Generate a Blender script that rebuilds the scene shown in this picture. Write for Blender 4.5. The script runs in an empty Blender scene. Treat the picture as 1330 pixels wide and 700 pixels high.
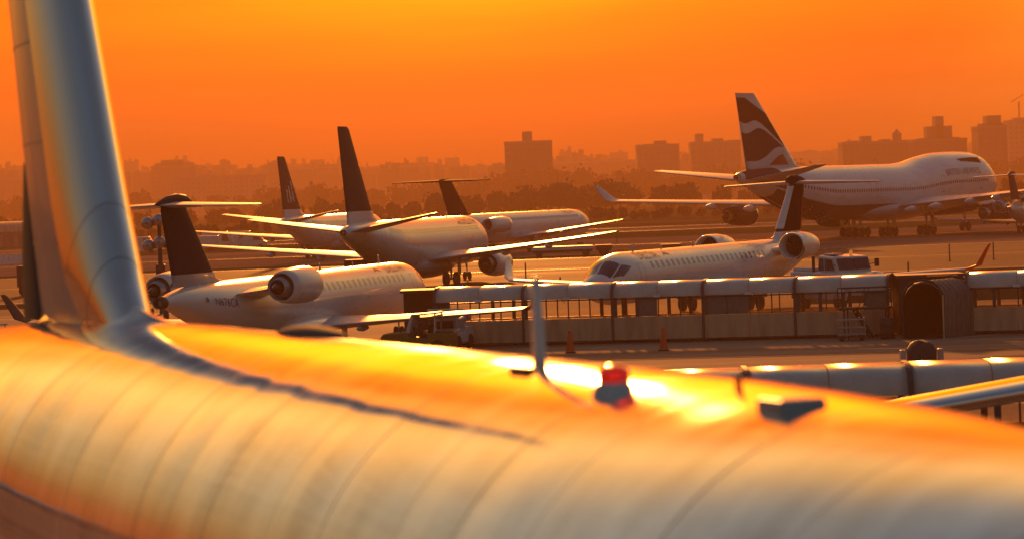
import bpy, bmesh, math, random
from mathutils import Vector, Matrix

random.seed(7)
R = math.radians
scene = bpy.context.scene
col = scene.collection

# ------------------------------------------------------------------ camera
FPX, CAMH, HORIZON, ROLL = 4000.0, 7.1, 252.0, R(2.1)
PITCH = math.atan((350 - HORIZON) / FPX)
cam_data = bpy.data.cameras.new('camera')
cam = bpy.data.objects.new('camera', cam_data)
col.objects.link(cam)
cam_data.sensor_width = 36.0
cam_data.lens = FPX / 1330 * 36.0
cam_data.clip_end = 9000
cam.matrix_world = (Matrix.Translation((0, 0, CAMH)) @ Matrix.Rotation(math.pi / 2 - PITCH, 4, 'X')
                    @ Matrix.Rotation(-ROLL, 4, 'Z'))
cam_data.dof.use_dof = True
cam_data.dof.focus_distance = 165
cam_data.dof.aperture_fstop = 1.7
scene.camera = cam

# ------------------------------------------------------------------ sky and sun
SUN_AZ, SUN_EL = R(-1.0), R(11.0)
SKY_TINT = [(0.004, (0.40, 0.155, 0.008)), (0.034, (0.58, 0.185, 0.002)), (0.05, (0.41, 0.106, 0.0)), (0.066, (0.35, 0.095, 0.0)), (0.083, (0.48, 0.22, 0.05)), (0.125, (0.86, 0.60, 0.30)), (0.19, (0.44, 0.50, 0.57)), (0.28, (0.32, 0.45, 0.64)), (0.5, (0.35, 0.44, 0.56)), (0.99, (0.35, 0.44, 0.56))]
world = bpy.data.worlds.new('World')
scene.world = world
world.use_nodes = True
wn = world.node_tree
wn.nodes.clear()
w_out = wn.nodes.new('ShaderNodeOutputWorld')
w_bg = wn.nodes.new('ShaderNodeBackground')
w_sky = wn.nodes.new('ShaderNodeTexSky')
w_sky.sky_type = 'NISHITA'
w_sky.sun_disc = False
w_sky.sun_elevation = SUN_EL
w_sky.sun_rotation = SUN_AZ
w_sky.altitude = 0
w_sky.air_density = 1.8
w_sky.dust_density = 6.0
w_sky.ozone_density = 1.0
# sunset tint: saturated orange low and near the sun, dusky grey away from it
w_tc = wn.nodes.new('ShaderNodeTexCoord')
w_dot = wn.nodes.new('ShaderNodeVectorMath'); w_dot.operation = 'DOT_PRODUCT'
w_dot.inputs[1].default_value = (math.sin(SUN_AZ) * math.cos(SUN_EL), math.cos(SUN_AZ) * math.cos(SUN_EL), math.sin(SUN_EL))
wn.links.new(w_tc.outputs['Generated'], w_dot.inputs[0])
w_ramp = wn.nodes.new('ShaderNodeValToRGB')
w_ramp.color_ramp.interpolation = 'EASE'
for pos, c in SKY_TINT:
    el = w_ramp.color_ramp.elements.new(pos); el.color = (*c, 1)
w_ramp.color_ramp.elements.remove(w_ramp.color_ramp.elements[0])
w_ramp.color_ramp.elements.remove(w_ramp.color_ramp.elements[-1])
w_map = wn.nodes.new('ShaderNodeMath'); w_map.operation = 'ARCCOSINE'
wn.links.new(w_dot.outputs['Value'], w_map.inputs[0])
w_div = wn.nodes.new('ShaderNodeMath'); w_div.operation = 'DIVIDE'; w_div.inputs[1].default_value = math.pi
wn.links.new(w_map.outputs[0], w_div.inputs[0]); wn.links.new(w_div.outputs[0], w_ramp.inputs[0])
w_tint = wn.nodes.new('ShaderNodeMix')
w_tint.data_type = 'RGBA'
w_tint.blend_type = 'MULTIPLY'
w_tint.inputs[0].default_value = 1.0
wn.links.new(w_ramp.outputs[0], w_tint.inputs[7])
wn.links.new(w_sky.outputs[0], w_tint.inputs[6])
# faint uneven layers of smog and thin cloud
w_mp = wn.nodes.new('ShaderNodeMapping'); w_mp.inputs['Scale'].default_value = (5, 5, 60)
w_nz = wn.nodes.new('ShaderNodeTexNoise'); w_nz.inputs['Scale'].default_value = 1.6; w_nz.inputs['Detail'].default_value = 6
wn.links.new(w_tc.outputs['Generated'], w_mp.inputs[0]); wn.links.new(w_mp.outputs[0], w_nz.inputs[0])
w_mr = wn.nodes.new('ShaderNodeMapRange')
w_mr.inputs[1].default_value = 0.3; w_mr.inputs[2].default_value = 0.7; w_mr.inputs[3].default_value = 0.86; w_mr.inputs[4].default_value = 1.06
wn.links.new(w_nz.outputs[0], w_mr.inputs[0])
w_cl = wn.nodes.new('ShaderNodeMix'); w_cl.data_type = 'RGBA'; w_cl.blend_type = 'MULTIPLY'; w_cl.inputs[0].default_value = 1.0
wn.links.new(w_tint.outputs[2], w_cl.inputs[6]); wn.links.new(w_mr.outputs[0], w_cl.inputs[7])
wn.links.new(w_cl.outputs[2], w_bg.inputs[0])
w_bg.inputs[1].default_value = 0.12
wn.links.new(w_bg.outputs[0], w_out.inputs[0])

sun_data = bpy.data.lights.new('sun', 'SUN')
sun_data.energy = 3.8
sun_data.angle = R(1.6)
sun_data.color = (1.0, 0.33, 0.06)
sun = bpy.data.objects.new('sun', sun_data)
col.objects.link(sun)
sdir = Vector((math.sin(SUN_AZ) * math.cos(SUN_EL), math.cos(SUN_AZ) * math.cos(SUN_EL), math.sin(SUN_EL)))
sun.rotation_euler = (-sdir).to_track_quat('-Z', 'Y').to_euler()

scene.view_settings.view_transform = 'Standard'
scene.view_settings.look = 'None'
scene.view_settings.gamma = 1.0
scene.view_settings.exposure = 0.52
scene.cycles.volume_step_rate = 4.0
scene.cycles.volume_bounces = 1
scene.cycles.max_bounces = 8
scene.cycles.transparent_max_bounces = 16

# ------------------------------------------------------------------ helpers
def at(px, py, Y):
    """world point at distance Y (world y) on the sight line of a picture position"""
    x, y = px - 665, py - 350
    cr, sr = math.cos(ROLL), math.sin(ROLL)
    x, y = x * cr - y * sr, x * sr + y * cr
    c, s = math.cos(PITCH), math.sin(PITCH)
    d = Vector((x / FPX, c - (y / FPX) * s, -s - (y / FPX) * c))
    return Vector((0, 0, CAMH)) + d * (Y / d.y)

def gx(px, py, Y):
    return at(px, py, Y).x

class MB:
    def __init__(self):
        self.v, self.f, self.flat = [], [], set()
    def add(self, pts):
        n = len(self.v)
        self.v.extend([tuple(p) for p in pts])
        return n
    def face(self, idx, flat=False):
        if flat:
            self.flat.add(len(self.f))
        self.f.append(tuple(idx))
    def poly(self, pts):
        n = self.add(pts)
        self.face(range(n, n + len(pts)), True)
    def loft(self, rings, cap0=True, cap1=True, closed=True):
        k = len(rings[0])
        ns = [self.add(r) for r in rings]
        for a, b in zip(ns[:-1], ns[1:]):
            for i in range(k if closed else k - 1):
                j = (i + 1) % k
                self.face((a + i, a + j, b + j, b + i))
        if cap0:
            n = self.add(rings[0]); self.face(range(n + k - 1, n - 1, -1), True)
        if cap1:
            n = self.add(rings[-1]); self.face(range(n, n + k), True)
    def box(self, x0, x1, y0, y1, z0, z1):
        p = [(x0, y0, z0), (x1, y0, z0), (x1, y1, z0), (x0, y1, z0), (x0, y0, z1), (x1, y0, z1), (x1, y1, z1), (x0, y1, z1)]
        n = self.add(p)
        for q in ((0, 3, 2, 1), (4, 5, 6, 7), (0, 1, 5, 4), (1, 2, 6, 5), (2, 3, 7, 6), (3, 0, 4, 7)):
            self.face([n + i for i in q], True)
    def tube(self, a, b, r0, r1=None, k=10, cap=True):
        r1 = r0 if r1 is None else r1
        a, b = Vector(a), Vector(b)
        d = (b - a).normalized()
        u = d.orthogonal().normalized(); w = d.cross(u)
        ring = lambda c, r: [c + (u * math.cos(2 * math.pi * i / k) + w * math.sin(2 * math.pi * i / k)) * r for i in range(k)]
        self.loft([ring(a, r0), ring(b, r1)], cap, cap)
    def lathe(self, prof, c=(0, 0, 0), axis='x', k=28, cap0=False, cap1=False):
        rings = []
        for s, r in prof:
            ring = []
            for i in range(k):
                t = 2 * math.pi * i / k
                a, b = r * math.cos(t), r * math.sin(t)
                p = (s, a, b) if axis == 'x' else ((a, s, b) if axis == 'y' else (a, b, s))
                ring.append((p[0] + c[0], p[1] + c[1], p[2] + c[2]))
            rings.append(ring)
        self.loft(rings, cap0, cap1)
    def prism(self, pts, y0, y1, axis='y'):
        """extrude a polygon given in x-z (axis y) or y-z (axis x)"""
        if axis == 'y':
            a = [(p[0], y0, p[1]) for p in pts]; b = [(p[0], y1, p[1]) for p in pts]
        else:
            a = [(y0, p[0], p[1]) for p in pts]; b = [(y1, p[0], p[1]) for p in pts]
        k = len(pts)
        na, nb = self.add(a), self.add(b)
        self.face(range(na + k - 1, na - 1, -1), True); self.face(range(nb, nb + k), True)
        for i in range(k):
            j = (i + 1) % k
            self.face((na + i, na + j, nb + j, nb + i), True)
    def build(self, name, mat, parent=None, bevel=0.0, loc=None):
        me = bpy.data.meshes.new(name)
        me.from_pydata(self.v, [], self.f)
        me.validate()
        if len(me.polygons) == len(self.f):
            me.polygons.foreach_set('use_smooth', [i not in self.flat for i in range(len(self.f))])
        bm = bmesh.new(); bm.from_mesh(me)
        bmesh.ops.recalc_face_normals(bm, faces=bm.faces)
        if bevel:
            bmesh.ops.remove_doubles(bm, verts=bm.verts, dist=1e-5)
            bmesh.ops.bevel(bm, geom=[e for e in bm.edges if len(e.link_faces) == 2 and e.calc_face_angle(0) > 0.5],
                            offset=bevel, segments=2, affect='EDGES', profile=0.5)
        bm.to_mesh(me); bm.free()
        me.materials.append(M[mat])
        o = bpy.data.objects.new(name, me)
        col.objects.link(o)
        if parent is not None:
            o.parent = parent
        if loc is not None:
            o.location = loc
        return o

def tag(o, label=None, cat=None, group=None, kind=None):
    if label: o['label'] = label
    if cat: o['category'] = cat
    if group: o['group'] = group
    if kind: o['kind'] = kind
    return o

def empty(name, loc, rz=0.0):
    o = bpy.data.objects.new(name, None)
    col.objects.link(o)
    o.location = loc
    o.rotation_euler = (0, 0, rz)
    o.empty_display_size = 0.5
    return o

def share(o, parent=None, loc=None, rot=None):
    c = o.copy(); col.objects.link(c)
    c.parent = parent
    if loc is not None: c.location = loc
    if rot is not None: c.rotation_euler = rot
    return c

# ------------------------------------------------------------------ materials
M = {}
def mat(name, color, rough=0.5, metal=0.0, coat=0.0, var=0.0, vscale=3.0, bump=0.0, bscale=40.0, stretch=(1, 1, 1),
        spec=0.5, color2=None, trans=0.0, ior=1.45, rvar=0.0, emit=None, estr=0.0, coord='Object', detail=5):
    m = bpy.data.materials.new(name); m.use_nodes = True
    nt = m.node_tree; b = nt.nodes['Principled BSDF']
    b.inputs['Base Color'].default_value = (*color, 1)
    b.inputs['Roughness'].default_value = rough
    b.inputs['Metallic'].default_value = metal
    b.inputs['Coat Weight'].default_value = coat
    b.inputs['Coat Roughness'].default_value = 0.06
    b.inputs['Specular IOR Level'].default_value = spec
    b.inputs['Transmission Weight'].default_value = trans
    b.inputs['IOR'].default_value = ior
    if emit:
        b.inputs['Emission Color'].default_value = (*emit, 1); b.inputs['Emission Strength'].default_value = estr
    if var or color2 or bump or rvar:
        tc = nt.nodes.new('ShaderNodeTexCoord'); mp = nt.nodes.new('ShaderNodeMapping')
        mp.inputs['Scale'].default_value = stretch
        nt.links.new(tc.outputs[coord], mp.inputs[0])
        nz = nt.nodes.new('ShaderNodeTexNoise'); nz.inputs['Scale'].default_value = vscale
        nz.inputs['Detail'].default_value = detail; nz.inputs['Roughness'].default_value = 0.6
        nt.links.new(mp.outputs[0], nz.inputs[0])
        if var or color2:
            rp = nt.nodes.new('ShaderNodeValToRGB')
            c2 = color2 or tuple(c * (1 - var) for c in color)
            rp.color_ramp.elements[0].position = 0.36; rp.color_ramp.elements[0].color = (*c2, 1)
            rp.color_ramp.elements[1].position = 0.64; rp.color_ramp.elements[1].color = (*color, 1)
            nt.links.new(nz.outputs[0], rp.inputs[0]); nt.links.new(rp.outputs[0], b.inputs['Base Color'])
        if rvar:
            mr = nt.nodes.new('ShaderNodeMapRange')
            mr.inputs[1].default_value = 0.3; mr.inputs[2].default_value = 0.7
            mr.inputs[3].default_value = max(0.02, rough - rvar); mr.inputs[4].default_value = rough + rvar
            nt.links.new(nz.outputs[0], mr.inputs[0]); nt.links.new(mr.outputs[0], b.inputs['Roughness'])
        if bump:
            n2 = nt.nodes.new('ShaderNodeTexNoise'); n2.inputs['Scale'].default_value = bscale; n2.inputs['Detail'].default_value = 3
            nt.links.new(mp.outputs[0], n2.inputs[0])
            bp = nt.nodes.new('ShaderNodeBump'); bp.inputs['Strength'].default_value = bump; bp.inputs['Distance'].default_value = 0.02
            nt.links.new(n2.outputs[0], bp.inputs['Height']); nt.links.new(bp.outputs[0], b.inputs['Normal'])
    M[name] = m
    return m

mat('white_paint', (0.74, 0.74, 0.73), 0.30, 0, 0.35, var=0.10, vscale=0.8, stretch=(0.4, 1, 1.5), rvar=0.06)
mat('grey_paint', (0.40, 0.41, 0.42), 0.34, 0, 0.3, var=0.12, vscale=1.0)
mat('wing_paint', (0.52, 0.53, 0.54), 0.42, 0.0, 0.1, var=0.15, vscale=1.2, stretch=(1, 0.4, 1), rvar=0.06)
mat('navy_paint', (0.022, 0.024, 0.05), 0.6, 0, 0.0, var=0.2, spec=0.06)
mat('red_paint', (0.33, 0.016, 0.02), 0.28, 0, 0.25, var=0.15)
mat('maroon_paint', (0.075, 0.014, 0.02), 0.8, 0, 0.0, var=0.15, spec=0.03)
mat('polished_metal', (0.87, 0.76, 0.66), 0.10, 1.0, 0, rvar=0.04, vscale=1.5, stretch=(1, 1, 0.2))
mat('dull_metal', (0.45, 0.44, 0.43), 0.36, 1.0, 0, var=0.25, vscale=4, rvar=0.08)
mat('burnt_metal', (0.16, 0.12, 0.10), 0.42, 1.0, 0, var=0.35, vscale=5)
mat('dark_metal', (0.045, 0.043, 0.042), 0.5, 0.4, 0, var=0.3)
mat('black_rubber', (0.018, 0.018, 0.018), 0.75, 0, 0, var=0.2)
mat('dark_glass', (0.02, 0.022, 0.025), 0.07, 0, 0.3)
mat('title_navy', (0.16, 0.16, 0.20), 0.35)
mat('title_red', (0.30, 0.03, 0.035), 0.35)
mat('skin', (0.86, 0.84, 0.81), 0.085, 0.78, 0.0, color2=(0.62, 0.56, 0.50), vscale=0.8, stretch=(1.5, 0.55, 0.55), rvar=0.06, bump=0.035, bscale=1.0, detail=10)
mat('skin_seam', (0.50, 0.46, 0.42), 0.4, 0.5)
mat('fin_paint', (0.50, 0.44, 0.41), 0.33, 0.35, 0.2, var=0.12, vscale=1.4, stretch=(1.2, 1, 0.2), rvar=0.06)
mat('amber_lens', (0.9, 0.25, 0.02), 0.2, 0, 0.5, emit=(1, 0.3, 0.03), estr=0.3)
mat('red_lens', (0.75, 0.012, 0.008), 0.12, 0, 0.8, trans=0.25, emit=(1, 0.03, 0.01), estr=0.16)
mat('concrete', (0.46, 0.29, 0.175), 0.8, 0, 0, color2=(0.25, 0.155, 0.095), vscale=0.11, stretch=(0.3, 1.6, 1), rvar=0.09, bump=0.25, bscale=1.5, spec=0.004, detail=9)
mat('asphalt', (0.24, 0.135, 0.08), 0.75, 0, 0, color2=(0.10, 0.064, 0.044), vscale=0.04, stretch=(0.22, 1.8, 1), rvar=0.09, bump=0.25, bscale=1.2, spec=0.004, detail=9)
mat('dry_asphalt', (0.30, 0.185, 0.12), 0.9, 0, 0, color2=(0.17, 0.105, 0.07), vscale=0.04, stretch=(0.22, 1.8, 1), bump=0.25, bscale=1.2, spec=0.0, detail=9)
mat('grass', (0.075, 0.070, 0.028), 0.9, 0, 0, color2=(0.045, 0.042, 0.018), vscale=0.08, stretch=(0.3, 1.5, 1), bump=0.6, bscale=3, spec=0.0, detail=8)
mat('tyre_mark', (0.17, 0.11, 0.07), 0.85, var=0.4, vscale=0.6, spec=0.0)
mat('line_paint', (0.62, 0.58, 0.50), 0.5, var=0.35, vscale=0.8)
mat('line_yellow', (0.55, 0.38, 0.05), 0.5, var=0.3, vscale=0.8)
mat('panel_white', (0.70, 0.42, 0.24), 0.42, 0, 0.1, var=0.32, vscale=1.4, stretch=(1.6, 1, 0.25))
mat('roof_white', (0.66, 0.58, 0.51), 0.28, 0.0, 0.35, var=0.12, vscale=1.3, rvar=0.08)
mat('frame_brown', (0.09, 0.075, 0.065), 0.5, var=0.2)
mat('blind_panel', (0.20, 0.16, 0.13), 0.6, var=0.2)
mat('tarp_dark', (0.055, 0.05, 0.045), 0.65, var=0.3, bump=0.4, bscale=8)
mat('tunnel_fabric', (0.16, 0.14, 0.11), 0.6, var=0.3, vscale=2, bump=0.3, bscale=10)
mat('cone_orange', (0.80, 0.11, 0.02), 0.5, var=0.15)
mat('cone_white', (0.75, 0.74, 0.72), 0.5)
mat('machine_yellow', (0.26, 0.17, 0.03), 0.45, 0, 0.1, var=0.25, vscale=2)
mat('machine_white', (0.66, 0.65, 0.62), 0.4, 0, 0.2, var=0.18, vscale=2)
mat('leaf', (0.055, 0.062, 0.024), 0.85, color2=(0.032, 0.036, 0.015), vscale=0.12, spec=0.2)
mat('bark', (0.05, 0.04, 0.03), 0.9)
mat('brick_far', (0.24, 0.17, 0.14), 0.85, var=0.25, vscale=0.06)
mat('stone_far', (0.30, 0.26, 0.22), 0.85, var=0.2, vscale=0.06)
mat('window_far', (0.14, 0.11, 0.10), 0.5)
mat('tunnel_shade', (0.02, 0.018, 0.016), 0.9)  # near-black colour painting the shade inside the boarding tunnel
mat('fairing_grey', (0.10, 0.09, 0.085), 0.8, spec=0.1)

def glass_mat():
    m = bpy.data.materials.new('pane_glass'); m.use_nodes = True
    nt = m.node_tree; nt.nodes.clear()
    o = nt.nodes.new('ShaderNodeOutputMaterial'); mx = nt.nodes.new('ShaderNodeMixShader')
    t = nt.nodes.new('ShaderNodeBsdfTransparent'); t.inputs[0].default_value = (0.95, 0.93, 0.90, 1)
    g = nt.nodes.new('ShaderNodeBsdfGlossy'); g.inputs['Roughness'].default_value = 0.04
    f = nt.nodes.new('ShaderNodeFresnel'); f.inputs[0].default_value = 1.5
    nt.links.new(f.outputs[0], mx.inputs[0]); nt.links.new(t.outputs[0], mx.inputs[1]); nt.links.new(g.outputs[0], mx.inputs[2])
    nt.links.new(mx.outputs[0], o.inputs[0])
    M['pane_glass'] = m
glass_mat()


# ------------------------------------------------------------------ ground
def sheet(name, x0, x1, y0, y1, z, m, nx=1, ny=1, skew=0.0):
    b = MB()
    for i in range(nx):
        for j in range(ny):
            xa, xb = x0 + (x1 - x0) * i / nx, x0 + (x1 - x0) * (i + 1) / nx
            ya, yb = y0 + (y1 - y0) * j / ny, y0 + (y1 - y0) * (j + 1) / ny
            b.poly([(xa, ya + skew * xa, z), (xb, ya + skew * xb, z), (xb, yb + skew * xb, z), (xa, yb + skew * xa, z)])
    return tag(b.build(name, m), kind='structure')

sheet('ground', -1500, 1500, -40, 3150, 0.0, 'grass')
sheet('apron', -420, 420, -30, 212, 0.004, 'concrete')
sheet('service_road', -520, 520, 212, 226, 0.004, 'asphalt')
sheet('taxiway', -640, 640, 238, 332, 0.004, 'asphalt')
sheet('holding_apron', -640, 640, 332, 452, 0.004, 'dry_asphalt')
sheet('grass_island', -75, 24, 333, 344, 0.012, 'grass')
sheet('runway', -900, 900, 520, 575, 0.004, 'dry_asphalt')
sheet('perimeter_road', -900, 900, 652, 661, 0.004, 'dry_asphalt')
for (xa, xb, ya, w, m, sk) in [(-420, 420, 96.0, 0.35, 'line_paint', 0.0), (-420, 420, 205.0, 0.3, 'line_paint', 0.0),
                               (-640, 640, 284, 0.5, 'line_yellow', 0.0), (-640, 640, 240, 0.4, 'line_paint', 0.0), (-640, 640, 329.5, 0.5, 'line_paint', 0.0),
                               (-640, 640, 398, 0.6, 'line_yellow', 0.0), (-900, 900, 522, 1.0, 'line_paint', 0.0), (-900, 900, 572, 1.0, 'line_paint', 0.0)]:
    sheet('painted_line', xa, xb, ya, ya + w, 0.008, m, skew=sk)
def slanted_line(p, q, w, m='line_paint'):
    b = MB()
    p, q = Vector(p), Vector(q); n = (q - p).normalized(); n = Vector((-n.y, n.x, 0)) * w / 2
    b.poly([p - n, q - n, q + n, p + n])
    tag(b.build('painted_line', m), kind='structure')
def ground_at(px, py, z=0.008):
    a, c = at(px, py, 100), Vector((0, 0, CAMH))
    d = a - c
    return c + d * ((z - CAMH) / d.z)
slanted_line(ground_at(1195, 443), ground_at(1330, 430), 0.28)
slanted_line(ground_at(1115, 452, 0.012), ground_at(1185, 452, 0.012), 0.22)
slanted_line(ground_at(770, 452, 0.012), ground_at(822, 447, 0.012), 0.2)
for (x0_, y0_, x1_, y1_, w_) in ((-6, 131, 30, 124, .3), (-6, 132.6, 30, 125.6, .3), (2, 112, 34, 128, .28), (2, 113.5, 34, 129.5, .28), (-10, 120, 26, 117, .35), (6, 100, 30, 122, .3)):
    b = MB(); n_ = 14; off = random.uniform(-1, 1)
    pts = [Vector((x0_ + (x1_ - x0_) * i / n_, y0_ + (y1_ - y0_) * i / n_ + off * math.sin(math.pi * i / n_) * 2, .0065)) for i in range(n_ + 1)]
    for p_, q_ in zip(pts[:-1], pts[1:]):
        b.poly([p_, q_, q_ + Vector((0, w_, 0)), p_ + Vector((0, w_, 0))])
    tag(b.build('tyre_mark', 'tyre_mark'), kind='structure')
# concrete slab joints on the near apron
for i in range(9):
    y = 78 + i * 7.6 + (0.4 if i % 2 else 0)
    if 94 < y < 98 or y > 145: continue
    sheet('slab_joint', -120, 120, y, y + 0.06, 0.0075, 'tarp_dark')

# dark spoil berm behind the walkway on the right
def berm():
    b = MB(); rings = []
    n = 46
    for i in range(n + 1):
        t = i / n
        x = 17.5 + 32 * t
        h = 0.95 * min(1, t / 0.25) ** 0.8 * (0.85 + 0.1 * math.sin(9 * t + 1) + 0.05 * math.sin(31 * t)) + 0.03
        yc = 186 - 9 * t
        rings.append([(x, yc + dy, 0.001 + h * g + (random.uniform(-.05, .05) * h if 0 < g else 0)) for dy, g in
                      ((-5.5, 0), (-4.2, .45), (-2.6, .85), (-1, 1), (1, .98), (2.8, .8), (4.4, .4), (5.6, 0))])
    b.loft(rings, False, False, False)
    tag(b.build('earth_berm', 'grass'), kind='structure')
berm()

# ------------------------------------------------------------------ far woods
def wood(name, x0, x1, y0, y1, hmin, hmax, spacing, leaf, per, label, env=None, seed=1):
    rnd = random.Random(seed)
    b = MB()
    x = x0
    while x < x1:
        h = rnd.uniform(hmin, hmax) * (env(x) if env else 1.0)
        yc = rnd.uniform(y0, y1)
        r = h * rnd.uniform(0.36, 0.55)
        lobes = [(0, 0, h * 0.52, r, h * 0.46)] + [(rnd.uniform(-.7, .7) * r, rnd.uniform(-.5, .5) * r, h * rnd.uniform(.35, .8), r * rnd.uniform(.35, .6), h * rnd.uniform(.14, .26)) for _ in range(5)]
        # trunk
        b.tube((x, yc, 0), (x, yc, h * 0.5), 0.05 * h * 0.6, 0.02 * h, 5, False)
        for li, (dx, dy, zc, rr, rz) in enumerate(lobes):
            # inner mass
            if li == 0:
                rings = []
                for q in range(1, 6):
                    t = math.pi * q / 6
                    rings.append([(x + dx + 0.8 * rr * math.sin(t) * math.cos(u) , yc + dy + 0.8 * rr * math.sin(t) * math.sin(u), zc + 0.8 * rz * math.cos(t)) for u in [2 * math.pi * k / 7 for k in range(7)]])
                b.loft(rings)
            for _ in range(per if li == 0 else per // 2):
                u = rnd.uniform(0, 2 * math.pi); w = rnd.uniform(-0.9, 1); s = math.sqrt(1 - w * w)
                k = rnd.uniform(0.72, 1.12)
                c = Vector((x + dx + rr * s * math.cos(u) * k, yc + dy + rr * s * math.sin(u) * k, max(0.4, zc + rz * w * k)))
                a = Vector((rnd.gauss(0, 1), rnd.gauss(0, 1), rnd.gauss(0, 1))).normalized()
                e = a.orthogonal().normalized(); e = (Matrix.Rotation(rnd.uniform(0, 6.3), 3, a) @ e)
                f = a.cross(e); l = leaf * rnd.uniform(.6, 1.3)
                b.poly([c - e * l, c + f * l * .6, c + e * l, c - f * l * .7])
        x += spacing * rnd.uniform(0.5, 1.4)
    return tag(b.build(name, 'leaf'), label, 'wood', kind='stuff')

wood('scrub_belt', -150, 155, 700, 740, 1.6, 3.4, 2.6, 0.4, 60, 'low dark scrub and bushes along the far edge of the airfield', seed=3)
wood('near_wood', -190, 210, 930, 1010, 6.5, 10.5, 5.0, 0.7, 70, 'hazy line of leafy trees behind the airfield scrub',
     env=lambda x: 0.85 + 0.2 * math.sin(x * .021 + 1) + 0.12 * math.sin(x * .06), seed=5)
wood('far_wood', -330, 380, 1550, 1680, 13, 19, 8.0, 1.2, 60, 'pale distant wooded ridge below the tower blocks',
     env=lambda x: 0.95 + 0.16 * math.sin(x * .013 + .6) + 0.10 * math.sin(x * .05), seed=9)

# ------------------------------------------------------------------ skyline
def block(name, label, px0, px1, ptop, Y, m='brick_far', tops=(), pointed=(), depth=18, notch=0, rows=True):
    xm = (px0 + px1) / 2
    a, c = at(px0, ptop, Y), at(px1, ptop, Y)
    x0, x1 = a.x, c.x
    zt = at(xm, ptop, Y).z
    e = empty(name, ((x0 + x1) / 2, Y + depth / 2, 0)); tag(e, label, 'building', 'buildings along the far skyline')
    hw = (x1 - x0) / 2
    b = MB(); b.box(-hw, hw, -depth / 2, depth / 2, 0, zt); wall = b.build('wall', m, e)
    b = MB()
    pw = 0.5
    for (u0, u1, v0, v1) in ((-hw - .2, hw + .2, -depth / 2 - .2, -depth / 2 + pw), (-hw - .2, hw + .2, depth / 2 - pw, depth / 2 + .2),
                             (-hw - .2, -hw + pw, -depth / 2 + pw, depth / 2 - pw), (hw - pw, hw + .2, -depth / 2 + pw, depth / 2 - pw)):
        b.box(u0, u1, v0, v1, zt - .3, zt + 1.1)
    b.build('parapet', 'stone_far', e)
    for (q0, q1, qt) in tops:
        u0, u1 = at(q0, qt, Y).x - e.location.x, at(q1, qt, Y).x - e.location.x
        z1 = at((q0 + q1) / 2, qt, Y).z
        b = MB(); b.box(u0, u1, -depth * .3, depth * .25, zt - .2, z1)
        h = b.build('rooftop_house', m, e)
    for (q, qt, w) in pointed:
        u = at(q, qt, Y).x - e.location.x; z1 = at(q, qt, Y).z; r = w / FPX * Y
        b = MB(); b.lathe([(zt - .2, r), (zt + (z1 - zt) * .55, r), (zt + (z1 - zt) * .56, r * 1.15), (z1, 0.05)], (u, 0, 0), 'z', 10)
        b.build('water_tank', 'stone_far', e)
    if rows and zt > 12:
        b = MB()
        nfl = int((zt - 2) / 3.2); nc = max(2, int(2 * hw / 3.4))
        for fl in range(nfl):
            for k in range(nc):
                u = -hw + (k + .5) * 2 * hw / nc
                b.poly([(u - .7, -depth / 2 - .03, 1.6 + fl * 3.2), (u + .7, -depth / 2 - .03, 1.6 + fl * 3.2), (u + .7, -depth / 2 - .03, 3.2 + fl * 3.2), (u - .7, -depth / 2 - .03, 3.2 + fl * 3.2)])
        tag(b.build('windows', 'window_far', e), kind='stuff')
    return e

B = block
B('apartment_building', 'low hazy apartment block at the left edge of the skyline', -30, 34, 234, 2300, tops=((8, 20, 222), (29, 35, 221)))
B('apartment_building', 'rounded grey block rising right of the foreground fin', 196, 254, 217, 2250, tops=((200, 250, 212), (208, 236, 208)))
B('warehouse_building', 'long flat roofed slab building in haze above left regional jet', 219, 345, 231, 2050, 'stone_far', tops=((238, 252, 223), (262, 278, 227)), depth=30)
B('apartment_building', 'slim far tower with a pointed tank above the long slab', 284, 299, 223, 2600, 'stone_far', pointed=((291, 214, 6),))
B('apartment_building', 'narrow square tower just left of the rear airliner fin', 348, 367, 213, 2300, tops=((352, 364, 209),))
B('apartment_building', 'broad low block between the two central airliner fins', 384, 440, 219, 2500, tops=((392, 402, 215), (412, 422, 214)))
B('apartment_building', 'wide hazy block right of the tall central fin', 478, 560, 217, 2700, tops=((500, 508, 211), (528, 538, 212)), pointed=((548, 210, 4),))
B('apartment_building', 'low hazy terrace left of the big central tower', 562, 630, 220, 2750, tops=((575, 584, 214),), pointed=((604, 213, 4), (618, 214, 4)))
B('apartment_building', 'small stepped block touching the left of the big tower', 634, 656, 217, 2350, tops=((640, 650, 213),))
B('tower_block', 'large square tower block with roof chimney in the centre of the skyline', 655, 717, 186, 1720, tops=((678, 691, 171), (658, 714, 184.5)), depth=24)
B('apartment_building', 'low stepped block right of the large central tower', 718, 826, 211, 2500, tops=((722, 734, 203), (742, 752, 199), (760, 768, 204), (790, 808, 206)), pointed=((747, 196, 4),))
B('apartment_building', 'flat topped apartment block with raised middle above the far plain', 827, 882, 190, 1850, tops=((850, 866, 183), (836, 870, 187)), depth=22)
B('apartment_building', 'apartment block with left corner tower beside jumbo fin', 897, 962, 186, 1850, tops=((904, 914, 174), (926, 940, 180), (946, 962, 182)), depth=22)
B('apartment_building', 'faint tall slab half hidden behind the jumbo fin', 961, 981, 152, 2950, 'stone_far', tops=((963, 974, 147),))
B('apartment_building', 'low far block just right of the jumbo fin', 1030, 1076, 199, 2700, 'stone_far', tops=((1040, 1062, 196),))
B('apartment_building', 'long apartment block with small tower above jumbo fuselage', 1094, 1184, 186, 1750, tops=((1120, 1133, 177), (1105, 1116, 183), (1146, 1158, 181)), pointed=((1168, 167, 6),), depth=24)
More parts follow.
